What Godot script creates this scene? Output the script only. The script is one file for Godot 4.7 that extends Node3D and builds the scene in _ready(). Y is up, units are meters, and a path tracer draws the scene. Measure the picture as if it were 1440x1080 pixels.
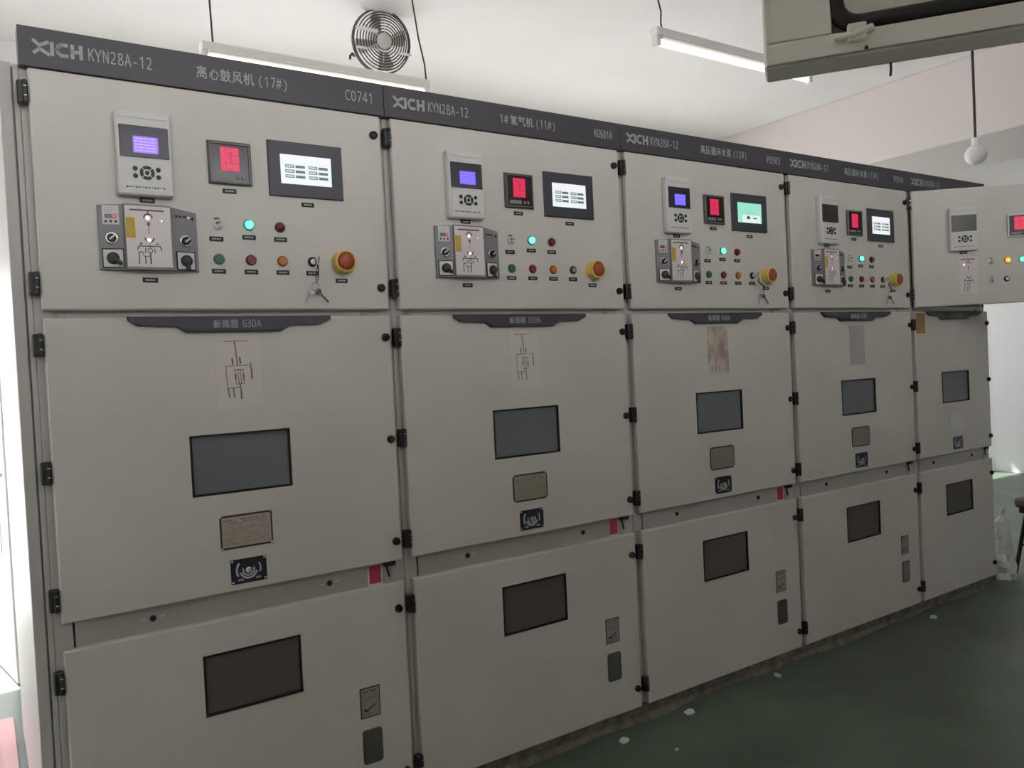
extends Node3D
# A row of medium-voltage switchgear cabinets in a switch room. Metres, y up.
# The row runs along +x from x = 0; door faces lie in the plane z = 0; the aisle is at z > 0.

const DOOR_T := 0.024          # thickness of a folded sheet-metal door
const FRAME_Z := -0.028        # front of the steel frame behind the doors
const DEPTH := 1.5             # depth of a cabinet
const CEIL := 3.5

var M := {}                    # materials
var C := {}                    # meshes shared between alike pieces
var used := {}                 # names taken at top level
var rng := RandomNumberGenerator.new()

# ------------------------------------------------------------------ mesh builder
class MB:
	var v := PackedVector3Array()
	var n := PackedVector3Array()
	var uv := PackedVector2Array()
	var xf := Transform3D.IDENTITY

	func tri(a: Vector3, b: Vector3, c: Vector3, na: Vector3, nb: Vector3, nc: Vector3) -> void:
		var g := (b - a).cross(c - a)
		var pts := [a, b, c]
		var nn := [na, nb, nc]
		var order := [0, 2, 1] if g.dot(na + nb + nc) > 0.0 else [0, 1, 2]
		for i in order:
			v.append(xf * (pts[i] as Vector3))
			n.append((xf.basis * (nn[i] as Vector3)).normalized())
			uv.append(Vector2.ZERO)

	func face(p: Array, nn: Vector3) -> void:
		for i in range(1, p.size() - 1):
			tri(p[0], p[i], p[i + 1], nn, nn, nn)

	func box(c: Vector3, s: Vector3, ch := 0.0) -> void:
		var h := s * 0.5
		var k: float = min(ch, min(h.x, min(h.y, h.z)) * 0.98)
		var q := func(sx: float, sy: float, sz: float, ax: int) -> Vector3:
			var o := Vector3(sx * (h.x - k), sy * (h.y - k), sz * (h.z - k))
			if ax == 0: o.x = sx * h.x
			elif ax == 1: o.y = sy * h.y
			else: o.z = sz * h.z
			return c + o
		for s0 in [-1.0, 1.0]:
			face([q.call(s0, -1, -1, 0), q.call(s0, 1, -1, 0), q.call(s0, 1, 1, 0), q.call(s0, -1, 1, 0)], Vector3(s0, 0, 0))
			face([q.call(-1, s0, -1, 1), q.call(1, s0, -1, 1), q.call(1, s0, 1, 1), q.call(-1, s0, 1, 1)], Vector3(0, s0, 0))
			face([q.call(-1, -1, s0, 2), q.call(1, -1, s0, 2), q.call(1, 1, s0, 2), q.call(-1, 1, s0, 2)], Vector3(0, 0, s0))
		if k <= 0.0:
			return
		for a in [-1.0, 1.0]:
			for b in [-1.0, 1.0]:
				var d := 0.70710678
				face([q.call(a, b, -1, 0), q.call(a, b, 1, 0), q.call(a, b, 1, 1), q.call(a, b, -1, 1)], Vector3(a * d, b * d, 0))
				face([q.call(a, -1, b, 0), q.call(a, 1, b, 0), q.call(a, 1, b, 2), q.call(a, -1, b, 2)], Vector3(a * d, 0, b * d))
				face([q.call(-1, a, b, 1), q.call(1, a, b, 1), q.call(1, a, b, 2), q.call(-1, a, b, 2)], Vector3(0, a * d, b * d))
				for e in [-1.0, 1.0]:
					face([q.call(a, b, e, 0), q.call(a, b, e, 1), q.call(a, b, e, 2)], Vector3(a, b, e).normalized())

	# corner-to-corner box
	func bx(x0: float, x1: float, y0: float, y1: float, z0: float, z1: float, ch := 0.0) -> void:
		box(Vector3((x0 + x1) * 0.5, (y0 + y1) * 0.5, (z0 + z1) * 0.5), Vector3(x1 - x0, y1 - y0, z1 - z0), ch)

	# profile of (radius, height) turned about the z axis
	func lathe(c: Vector3, prof: Array, seg := 20, smooth := false) -> void:
		for i in range(prof.size() - 1):
			var a: Vector2 = prof[i]
			var b: Vector2 = prof[i + 1]
			var d := b - a
			if d.length() < 1e-7:
				continue
			var nn := Vector2(d.y, -d.x).normalized()
			var na := nn
			var nb := nn
			if smooth:
				if i > 0:
					var e: Vector2 = a - (prof[i - 1] as Vector2)
					na = (nn + Vector2(e.y, -e.x).normalized()).normalized()
				if i < prof.size() - 2:
					var e2: Vector2 = (prof[i + 2] as Vector2) - b
					nb = (nn + Vector2(e2.y, -e2.x).normalized()).normalized()
			for s in seg:
				var t0 := TAU * s / seg
				var t1 := TAU * (s + 1) / seg
				var r0 := Vector3(cos(t0), sin(t0), 0)
				var r1 := Vector3(cos(t1), sin(t1), 0)
				var z := Vector3(0, 0, 1)
				var p := [c + r0 * a.x + z * a.y, c + r1 * a.x + z * a.y, c + r1 * b.x + z * b.y, c + r0 * b.x + z * b.y]
				var m := [r0 * na.x + z * na.y, r1 * na.x + z * na.y, r1 * nb.x + z * nb.y, r0 * nb.x + z * nb.y]
				if a.x > 1e-7:
					tri(p[0], p[1], p[2], m[0], m[1], m[2])
				if b.x > 1e-7:
					tri(p[0], p[2], p[3], m[0], m[2], m[3])

	func tube(path: Array, r: float, seg := 7, closed := false) -> void:
		var cnt := path.size()
		var rings := []
		var ups := []
		var last := Vector3.ZERO
		for i in cnt:
			var p: Vector3 = path[i]
			var a: Vector3 = path[(i - 1 + cnt) % cnt] if (i > 0 or closed) else p
			var b: Vector3 = path[(i + 1) % cnt] if (i < cnt - 1 or closed) else p
			var t := (b - a).normalized()
			var u := last - t * last.dot(t)
			if u.length() < 0.01:
				u = t.cross(Vector3(0.31, 0.82, 0.47))
			u = u.normalized()
			last = u
			var w := t.cross(u)
			var ring := []
			var nr := []
			for s in seg:
				var th := TAU * s / seg
				var d := u * cos(th) + w * sin(th)
				ring.append(p + d * r)
				nr.append(d)
			rings.append(ring)
			ups.append(nr)
		for i in (cnt if closed else cnt - 1):
			var j := (i + 1) % cnt
			for s in seg:
				var s1 := (s + 1) % seg
				tri(rings[i][s], rings[i][s1], rings[j][s1], ups[i][s], ups[i][s1], ups[j][s1])
				tri(rings[i][s], rings[j][s1], rings[j][s], ups[i][s], ups[j][s1], ups[j][s])
		if not closed:
			var d0: Vector3 = ((path[0] as Vector3) - (path[1] as Vector3)).normalized()
			face(rings[0], d0)
			var d1: Vector3 = ((path[cnt - 1] as Vector3) - (path[cnt - 2] as Vector3)).normalized()
			face(rings[cnt - 1], d1)

	# polygon in x, y extruded from z0 to z1
	func prism(poly: PackedVector2Array, z0: float, z1: float) -> void:
		var idx := Geometry2D.triangulate_polygon(poly)
		for i in range(0, idx.size(), 3):
			for zz in [[z0, -1.0], [z1, 1.0]]:
				var p := []
				for k in 3:
					p.append(Vector3(poly[idx[i + k]].x, poly[idx[i + k]].y, zz[0]))
				face(p, Vector3(0, 0, zz[1]))
		var cw := Geometry2D.is_polygon_clockwise(poly)
		for i in poly.size():
			var a := poly[i]
			var b := poly[(i + 1) % poly.size()]
			var d := b - a
			var nn := Vector3(d.y, -d.x, 0).normalized() * (-1.0 if cw else 1.0)
			face([Vector3(a.x, a.y, z0), Vector3(b.x, b.y, z0), Vector3(b.x, b.y, z1), Vector3(a.x, a.y, z1)], nn)

	# a flat brush stroke along points in x, y
	func stroke(path: Array, w: float, z0: float, z1: float) -> void:
		for i in range(path.size() - 1):
			var a: Vector2 = path[i]
			var b: Vector2 = path[i + 1]
			var d := (b - a).normalized()
			if d.length() < 0.5:
				continue
			var s := Vector2(-d.y, d.x) * w * 0.5
			a -= d * w * 0.4
			b += d * w * 0.4
			prism(PackedVector2Array([a - s, b - s, b + s, a + s]), z0, z1)

	# flat sheet with a rectangular hole, outer edges chamfered at the front
	func holed(x0: float, x1: float, y0: float, y1: float, hx0: float, hx1: float, hy0: float, hy1: float, z0: float, z1: float, ch: float) -> void:
		var o := [Vector2(x0, y0), Vector2(x1, y0), Vector2(x1, y1), Vector2(x0, y1)]
		var f := [Vector2(x0 + ch, y0 + ch), Vector2(x1 - ch, y0 + ch), Vector2(x1 - ch, y1 - ch), Vector2(x0 + ch, y1 - ch)]
		var h := [Vector2(hx0, hy0), Vector2(hx1, hy0), Vector2(hx1, hy1), Vector2(hx0, hy1)]
		var dir := [Vector3(0, -1, 0), Vector3(1, 0, 0), Vector3(0, 1, 0), Vector3(-1, 0, 0)]
		var at := func(p: Vector2, z: float) -> Vector3: return Vector3(p.x, p.y, z)
		for i in 4:
			var j := (i + 1) % 4
			face([at.call(f[i], z1), at.call(f[j], z1), at.call(h[j], z1), at.call(h[i], z1)], Vector3(0, 0, 1))
			face([at.call(o[i], z0), at.call(o[j], z0), at.call(h[j], z0), at.call(h[i], z0)], Vector3(0, 0, -1))
			face([at.call(f[i], z1), at.call(f[j], z1), at.call(o[j], z1 - ch), at.call(o[i], z1 - ch)], (dir[i] + Vector3(0, 0, 1)).normalized())
			face([at.call(o[i], z0), at.call(o[j], z0), at.call(o[j], z1 - ch), at.call(o[i], z1 - ch)], dir[i])
			face([at.call(h[i], z0), at.call(h[j], z0), at.call(h[j], z1), at.call(h[i], z1)], -dir[i])

	func mesh() -> ArrayMesh:
		var arr := []
		arr.resize(Mesh.ARRAY_MAX)
		arr[Mesh.ARRAY_VERTEX] = v
		arr[Mesh.ARRAY_NORMAL] = n
		arr[Mesh.ARRAY_TEX_UV] = uv
		var m := ArrayMesh.new()
		m.add_surface_from_arrays(Mesh.PRIMITIVE_TRIANGLES, arr)
		return m

# ------------------------------------------------------------------ nodes
func numbered(called: String) -> String:
	if not used.has(called):
		used[called] = 0
		return called
	used[called] += 1
	return "%s_%03d" % [called, used[called]]

func thing(called: String, label: String, category: String, at := Vector3.ZERO, turn := 0.0, group := "") -> Node3D:
	var o := Node3D.new()
	o.name = numbered(called)
	add_child(o)
	o.position = at
	o.rotation.y = turn
	o.set_meta("label", label)
	o.set_meta("category", category)
	if group:
		o.set_meta("group", group)
	return o

func put(called: String, mesh: Mesh, mat: Material, parent: Node3D, xf := Transform3D.IDENTITY) -> MeshInstance3D:
	var o := MeshInstance3D.new()
	o.name = called
	o.mesh = mesh
	o.material_override = mat
	o.transform = xf
	o.cast_shadow = GeometryInstance3D.SHADOW_CASTING_SETTING_ON
	parent.add_child(o, true)
	return o

func struct(called: String, mesh: Mesh, mat: Material, label := "", at := Vector3.ZERO) -> MeshInstance3D:
	var o := put(numbered(called), mesh, mat, self)
	o.position = at
	o.set_meta("kind", "structure")
	if label:
		o.set_meta("label", label)
	return o

func off(x: float, y: float, z := 0.0) -> Transform3D:
	return Transform3D(Basis.IDENTITY, Vector3(x, y, z))

func cached(key: String, make: Callable) -> Mesh:
	if not C.has(key):
		var b := MB.new()
		make.call(b)
		C[key] = b.mesh()
	return C[key]

# ------------------------------------------------------------------ materials and prints
func mat(called: String, col: Color, rough := 0.5, metal := 0.0) -> StandardMaterial3D:
	var m := StandardMaterial3D.new()
	m.resource_name = called
	m.albedo_color = col
	m.roughness = rough
	m.metallic = metal
	M[called] = m
	return m

func rgb(r: float, g: float, b: float) -> Color:
	return Color(r / 255.0, g / 255.0, b / 255.0)

func glow(called: String, col: Color, energy: float) -> StandardMaterial3D:
	var m := mat(called, col, 0.3)
	m.emission_enabled = true
	m.emission = col
	m.emission_energy_multiplier = energy
	return m

func sheet(w: int, h: int, bg: Color) -> Image:
	var i := Image.create(w, h, false, Image.FORMAT_RGB8)
	i.fill(bg)
	return i

func bar(i: Image, x0: float, y0: float, x1: float, y1: float, c: Color) -> void:
	i.fill_rect(Rect2i(int(x0), int(y0), max(1, int(x1 - x0)), max(1, int(y1 - y0))), c)

func line(i: Image, a: Vector2, b: Vector2, w: float, c: Color) -> void:
	var l: float = max(1.0, (b - a).length())
	for k in int(l * 2.0) + 1:
		var p := a.lerp(b, k / (l * 2.0))
		for dx in range(-int(w), int(w) + 1):
			for dy in range(-int(w), int(w) + 1):
				if Vector2(dx, dy).length() <= w * 0.5 + 0.3:
					var q := Vector2i(int(p.x) + dx, int(p.y) + dy)
					if q.x >= 0 and q.y >= 0 and q.x < i.get_width() and q.y < i.get_height():
						i.set_pixelv(q, c)

func arc(i: Image, c: Vector2, r: float, a0: float, a1: float, w: float, col: Color) -> void:
	var last := c + Vector2(cos(a0), sin(a0)) * r
	for k in range(1, 25):
		var t: float = lerp(a0, a1, k / 24.0)
		var p := c + Vector2(cos(t), sin(t)) * r
		line(i, last, p, w, col)
		last = p

func print_mat(called: String, i: Image, rough := 0.6, emit := 0.0) -> StandardMaterial3D:
	var t := ImageTexture.create_from_image(i)
	var m := mat(called, Color.WHITE, rough)
	m.albedo_texture = t
	if emit > 0.0:
		m.albedo_texture = null
		m.albedo_color = Color(0.02, 0.02, 0.02)
		m.emission_enabled = true
		m.emission = Color.WHITE
		m.emission_texture = t
		m.emission_operator = BaseMaterial3D.EMISSION_OP_MULTIPLY
		m.emission_energy_multiplier = emit
	return m

func noise_tex(size: int, freq: float, lo: Color, hi: Color, sd: int, oct := 4, power := 1.0) -> ImageTexture:
	var f := FastNoiseLite.new()
	f.seed = sd
	f.frequency = freq
	f.fractal_octaves = oct
	var g := f.get_seamless_image(size, size)
	g.convert(Image.FORMAT_L8)
	var i := Image.create(size, size, false, Image.FORMAT_RGB8)
	for y in size:
		for x in size:
			i.set_pixel(x, y, lo.lerp(hi, pow(g.get_pixel(x, y).r, power)))
	return ImageTexture.create_from_image(i)

func triplanar(m: StandardMaterial3D, scale: float) -> void:
	m.uv1_triplanar = true
	m.uv1_world_triplanar = true
	m.uv1_scale = Vector3.ONE * scale

func relief(m: StandardMaterial3D, size: int, freq: float, sd: int, strength: float) -> void:
	var f := FastNoiseLite.new()
	f.seed = sd
	f.frequency = freq
	var g := f.get_seamless_image(size, size)
	g.convert(Image.FORMAT_RGBA8)
	g.bump_map_to_normal_map(strength)
	m.normal_enabled = true
	m.normal_texture = ImageTexture.create_from_image(g)
	m.normal_scale = 0.25

func make_materials() -> void:
	# sheet-metal paint, with faint handling smudges
	var p := mat("cabinet_paint", Color.WHITE, 0.42)
	p.albedo_texture = noise_tex(256, 0.012, rgb(216, 210, 200), rgb(225, 220, 211), 11)
	triplanar(p, 0.55)
	relief(p, 128, 0.09, 3, 1.5)
	p.normal_scale = 0.05
	var fr := mat("frame_paint", rgb(198, 194, 187), 0.45)
	fr.metallic_specular = 0.5
	mat("strip_steel", rgb(188, 184, 177), 0.4, 0.2)
	mat("header_paint", rgb(75, 73, 80), 0.38)
	mat("lettering_white", rgb(222, 222, 222), 0.5)
	mat("lettering_grey", rgb(180, 180, 180), 0.5)
	mat("black_plastic", rgb(30, 29, 28), 0.42)
	mat("dark_plastic", rgb(58, 58, 60), 0.4)
	mat("grey_plastic", rgb(142, 139, 140), 0.42)
	mat("hinge_black", rgb(38, 37, 38), 0.4)
	mat("chrome", rgb(205, 205, 205), 0.22, 1.0)
	mat("relay_white", rgb(226, 224, 220), 0.4)
	mat("relay_face", rgb(52, 47, 60), 0.25)
	mat("screen_off", rgb(60, 58, 52), 0.2)
	mat("hmi_bezel", rgb(70, 71, 80), 0.38)
	mat("meter_case", rgb(92, 92, 90), 0.3)
	mat("meter_face", rgb(44, 36, 38), 0.16)
	mat("yellow_plastic", rgb(236, 204, 104), 0.4)
	mat("estop_red", rgb(176, 80, 52), 0.38)
	mat("sticker_yellow", rgb(215, 178, 70), 0.6)
	mat("button_green", rgb(58, 118, 84), 0.35)
	mat("button_red", rgb(150, 52, 58), 0.35)
	mat("button_orange", rgb(206, 122, 44), 0.35)
	mat("lens_red_off", rgb(122, 38, 46), 0.2)
	mat("bezel_green", rgb(40, 120, 88), 0.3)
	mat("bezel_red", rgb(74, 26, 30), 0.3)
	mat("bezel_orange", rgb(150, 74, 20), 0.3)
	glow("lens_green_on", rgb(90, 225, 170), 0.95)
	glow("lens_orange_on", rgb(250, 160, 60), 0.7)
	glow("led_white", rgb(255, 215, 210), 0.5)
	glow("led_red", rgb(230, 60, 66), 0.4)
	mat("paper_white", rgb(225, 223, 216), 0.8)
	mat("pink_label", rgb(196, 62, 88), 0.6)
	mat("tape_brown", rgb(168, 132, 84), 0.6)
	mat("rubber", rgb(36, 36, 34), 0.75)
	var g := mat("grey_reflection_glass", Color(0.49, 0.51, 0.515, 0.88), 0.06)  # grey reflection of the room put into the pane colour
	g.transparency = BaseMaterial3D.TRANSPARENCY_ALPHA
	var g2 := mat("dark_reflection_glass", Color(0.43, 0.395, 0.39, 0.88), 0.06)  # lower panes: reflection of the dark floor put into the colour
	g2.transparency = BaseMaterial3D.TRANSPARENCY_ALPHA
	mat("cabinet_inside", rgb(120, 120, 116), 0.6)
	# room
	var c := mat("ceiling_plaster", Color.WHITE, 0.9)
	c.albedo_texture = noise_tex(256, 0.008, rgb(233, 229, 227), rgb(241, 239, 238), 21)
	triplanar(c, 0.22)
	var w := mat("wall_plaster", Color.WHITE, 0.88)
	w.albedo_texture = noise_tex(256, 0.01, rgb(228, 227, 225), rgb(238, 237, 236), 22)
	triplanar(w, 0.3)
	var b := mat("beam_plaster", rgb(224, 217, 213), 0.55)
	b.roughness = 0.5
	var f := mat("floor_epoxy", Color.WHITE, 0.3)
	f.albedo_texture = noise_tex(512, 0.006, rgb(78, 92, 76), rgb(104, 121, 103), 23, 5)
	triplanar(f, 0.4)
	f.roughness_texture = noise_tex(256, 0.02, rgb(185, 185, 185), rgb(225, 225, 225), 24, 4)
	f.roughness = 0.5
	var ce := mat("cement", Color.WHITE, 0.85)
	ce.albedo_texture = noise_tex(256, 0.03, rgb(88, 84, 72), rgb(136, 130, 114), 25, 5)
	triplanar(ce, 2.2)
	mat("yard_concrete", rgb(202, 201, 199), 0.9)
	mat("window_frame_white", rgb(230, 230, 228), 0.4)
	var pane := mat("clear_glass", Color(0.95, 0.97, 0.97, 0.06), 0.02)
	pane.transparency = BaseMaterial3D.TRANSPARENCY_ALPHA
	mat("door_white", rgb(236, 234, 236), 0.5)
	mat("mat_glare_pink", rgb(238, 190, 190), 0.8)  # red rubber paled to pink, glare included in the colour
	mat("lamp_white", rgb(244, 243, 240), 0.35)
	glow("tube_glass", rgb(255, 250, 242), 0.55)
	mat("wire_dark", rgb(62, 56, 54), 0.6)
	mat("fan_grey", rgb(92, 84, 82), 0.5)
	mat("fan_white", rgb(214, 210, 206), 0.45)
	mat("fan_blade", rgb(196, 191, 188), 0.4)
	mat("dark_wood", rgb(104, 94, 82), 0.6)
	mat("black_metal", rgb(26, 26, 28), 0.5)
	mat("bag_white", rgb(226, 228, 230), 0.45)
	mat("bag_grey", rgb(138, 136, 138), 0.5)
	mat("locker_white", rgb(222, 222, 224), 0.45)
	make_prints()

func make_prints() -> void:
	# touch panel menu: pairs of name and value boxes on white
	var i := sheet(312, 174, rgb(236, 244, 246))
	bar(i, 0, 0, 312, 26, rgb(246, 240, 246))
	for col in 2:
		for row in 3:
			var x := 28 + col * 142
			var y := 58 + row * 30
			bar(i, x, y, x + 54, y + 19, rgb(90, 100, 104))
			bar(i, x + 4, y + 4, x + 48, y + 14, rgb(200, 214, 216))
			bar(i, x + 62, y + 2, x + 120, y + 18, rgb(84, 94, 98))
			bar(i, x + 66, y + 8, x + 114, y + 11, rgb(120, 132, 134))
	print_mat("screen_menu", i, 0.3, 0.42)
	i = sheet(312, 174, rgb(150, 226, 200))
	bar(i, 60, 104, 296, 170, rgb(226, 240, 236))
	bar(i, 118, 118, 160, 140, rgb(60, 70, 70))
	bar(i, 128, 112, 150, 122, rgb(60, 70, 70))
	bar(i, 200, 124, 250, 136, rgb(90, 104, 104))
	bar(i, 110, 78, 230, 82, rgb(120, 190, 170))
	print_mat("screen_teal", i, 0.3, 0.43)
	# protection relay display
	for k in 2:
		var base := rgb(150, 110, 240) if k == 0 else rgb(112, 96, 250)
		i = sheet(124, 88, base)
		for row in 5:
			var x := 8.0
			rng.seed = 77 + row + k * 10
			while x < 112.0:
				var l := rng.randf_range(3, 9)
				bar(i, x, 8 + row * 16, min(x + l, 116.0), 16 + row * 16, base.lerp(Color.WHITE, 0.55 if k == 0 else 0.3))
				x += l + rng.randf_range(1, 4)
		print_mat("display_violet_%d" % k, i, 0.3, 0.45)
	# three rows of red seven-segment digits, their bloom painted as the red ground
	i = sheet(106, 136, rgb(196, 24, 66))
	var seg := [[1, 1, 1, 0, 1, 1, 1], [0, 0, 1, 0, 0, 1, 0], [1, 0, 1, 1, 1, 0, 1], [1, 0, 1, 1, 0, 1, 1], [0, 1, 1, 1, 0, 1, 0], [1, 1, 0, 1, 0, 1, 1]]
	for row in 3:
		for d in 4:
			var sg: Array = seg[(row * 3 + d * 2) % 6]
			var x := 6 + d * 25
			var y := 6 + row * 44
			var rc := rgb(255, 60, 110)
			if sg[0]: bar(i, x, y, x + 19, y + 6, rc)
			if sg[1]: bar(i, x, y, x + 6, y + 19, rc)
			if sg[2]: bar(i, x + 13, y, x + 19, y + 19, rc)
			if sg[3]: bar(i, x, y + 15, x + 19, y + 21, rc)
			if sg[4]: bar(i, x, y + 17, x + 6, y + 36, rc)
			if sg[5]: bar(i, x + 13, y + 17, x + 19, y + 36, rc)
			if sg[6]: bar(i, x, y + 30, x + 19, y + 36, rc)
	print_mat("display_red", i, 0.3, 0.40)
	# mimic diagram on the switch state indicator
	var k1 := rgb(64, 48, 52)
	i = sheet(232, 326, rgb(230, 222, 220))
	bar(i, 24, 18, 200, 26, k1)
	for x in range(60, 200, 14):
		bar(i, x, 8, x + 7, 11, rgb(170, 160, 160))
	arc(i, Vector2(116, 62), 21, PI, TAU, 6, rgb(120, 40, 46))
	line(i, Vector2(116, 26), Vector2(116, 44), 4, k1)
	bar(i, 110, 86, 124, 104, rgb(110, 44, 48))
	line(i, Vector2(117, 104), Vector2(117, 146), 3, k1)
	arc(i, Vector2(118, 168), 23, 0.15, PI - 0.15, 6, rgb(110, 40, 46))
	line(i, Vector2(118, 190), Vector2(118, 222), 3, k1)
	line(i, Vector2(62, 214), Vector2(172, 214), 4, k1)
	line(i, Vector2(62, 214), Vector2(54, 232), 4, k1)
	line(i, Vector2(172, 214), Vector2(178, 238), 4, k1)
	line(i, Vector2(60, 246), Vector2(60, 308), 5, k1)
	line(i, Vector2(60, 246), Vector2(78, 246), 4, k1)
	line(i, Vector2(80, 246), Vector2(84, 268), 3, k1)
	line(i, Vector2(84, 268), Vector2(112, 268), 3, k1)
	line(i, Vector2(92, 268), Vector2(92, 308), 4, k1)
	line(i, Vector2(118, 250), Vector2(120, 308), 7, k1)
	arc(i, Vector2(118, 238), 12, 0, TAU, 3, k1)
	line(i, Vector2(94, 226), Vector2(94, 250), 4, k1)
	line(i, Vector2(142, 228), Vector2(142, 248), 4, k1)
	bar(i, 66, 196, 80, 207, rgb(120, 104, 104))
	bar(i, 148, 198, 166, 208, rgb(150, 138, 138))
	print_mat("mimic_print", i, 0.35)
	# single-line diagram on a paper sheet
	for k in 2:
		var ink := rgb(122, 108, 102) if k == 0 else rgb(136, 126, 120)
		i = sheet(189, 307, rgb(228, 219, 209))
		for y in range(0, 307, 3):
			for x in range(0, 189, 3):
				if (x * 7 + y * 13) % 11 == 0:
					bar(i, x, y, x + 2, y + 2, rgb(223, 213, 204))
		line(i, Vector2(40, 22), Vector2(136, 22), 3, ink)
		line(i, Vector2(84, 22), Vector2(92, 128), 4, ink)
		line(i, Vector2(42, 128), Vector2(138, 126), 3, ink)
		line(i, Vector2(70, 96), Vector2(72, 120), 6, ink)
		line(i, Vector2(102, 94), Vector2(104, 118), 7, ink)
		line(i, Vector2(42, 128), Vector2(44, 224), 3, ink)
		line(i, Vector2(146, 120), Vector2(148, 160), 4, ink)
		line(i, Vector2(148, 150), Vector2(149, 186), 7, ink)
		for x in [78, 90, 100, 112]:
			line(i, Vector2(x, 142), Vector2(x + 3, 204), 2, ink)
		line(i, Vector2(74, 144), Vector2(112, 144), 2, ink)
		line(i, Vector2(82, 206), Vector2(116, 205), 2, ink)
		line(i, Vector2(80, 164), Vector2(80, 182), 6, ink)
		line(i, Vector2(113, 166), Vector2(113, 184), 7, ink)
		line(i, Vector2(44, 222), Vector2(96, 218), 3, ink)
		line(i, Vector2(46, 224), Vector2(50, 262), 5, ink)
		line(i, Vector2(68, 220), Vector2(70, 260), 5, ink)
		line(i, Vector2(97, 206), Vector2(99, 236), 4, ink)
		line(i, Vector2(99, 230), Vector2(100, 268), 7 if k == 0 else 4, ink)
		print_mat("diagram_sheet_%d" % k, i, 0.8)
	# old sheet gone brown with stains
	var f := FastNoiseLite.new()
	f.seed = 5
	f.frequency = 0.011
	i = sheet(94, 160, rgb(176, 164, 148))
	for y in 160:
		for x in 94:
			var s: float = clamp(f.get_noise_2d(x * 1.5, y * 0.8) * 1.6 + 0.55 - y / 260.0, 0.0, 1.0)
			i.set_pixel(x, y, rgb(212, 203, 188).lerp(rgb(170, 148, 140), s))
	for k in 5:
		line(i, Vector2(14 + k * 16, 132), Vector2(18 + k * 16, 148), 2, rgb(156, 138, 116))
	print_mat("stained_sheet", i, 0.7)
	# engraved data plate
	for k in 3:
		rng.seed = 300 + k
		i = sheet(300, 190, [rgb(190, 177, 164), rgb(170, 160, 146), rgb(148, 142, 130)][k])
		for row in 11:
			var x := 14.0
			while x < 280.0:
				var l := rng.randf_range(6, 34)
				if rng.randf() < 0.8:
					bar(i, x, 16 + row * 15, min(x + l, 286.0), 16 + row * 15 + (7 if row < 2 else 4), [rgb(146, 124, 112), rgb(142, 132, 118), rgb(136, 130, 118)][k])
				x += l + rng.randf_range(3, 9)
			bar(i, 10, 28 + row * 15, 290, 29 + row * 15, [rgb(160, 146, 134), rgb(152, 142, 128), rgb(138, 132, 120)][k])
		print_mat("data_plate_%d" % k, i, 0.45)
	# interlock dial plate: white arcs and lettering dashes on navy
	i = sheet(204, 142, rgb(38, 40, 58))
	var wt := rgb(206, 208, 214)
	arc(i, Vector2(100, 68), 50, 0.10 * PI, 0.90 * PI, 10, wt)
	arc(i, Vector2(100, 68), 34, -0.1 * PI, 1.1 * PI, 8, wt)
	arc(i, Vector2(100, 66), 72, 0.86 * PI, 1.2 * PI, 11, wt)
	arc(i, Vector2(100, 66), 72, 1.86 * PI, 2.1 * PI, 9, wt)
	for x in [34, 46, 58, 140, 152, 164]:
		bar(i, x, 118, x + 8, 130, wt)
	print_mat("interlock_print", i, 0.4)
	# operating instruction plate beside the lower window
	i = sheet(132, 188, rgb(158, 154, 146))
	bar(i, 16, 18, 52, 28, rgb(110, 106, 100))
	bar(i, 66, 16, 108, 26, rgb(110, 106, 100))
	bar(i, 24, 64, 100, 72, rgb(150, 120, 112))
	line(i, Vector2(24, 140), Vector2(44, 150), 14, rgb(62, 58, 54))
	line(i, Vector2(44, 146), Vector2(100, 116), 8, rgb(72, 68, 62))
	bar(i, 20, 166, 80, 172, rgb(126, 120, 112))
	print_mat("instruction_print", i, 0.5)
	# small setting panel of the indicator
	i = sheet(80, 100, rgb(214, 212, 216))
	for row in 3:
		bar(i, 8, 10 + row * 11, 52, 12 + row * 11, rgb(170, 166, 170))
	print_mat("setting_print", i, 0.4)

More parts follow.
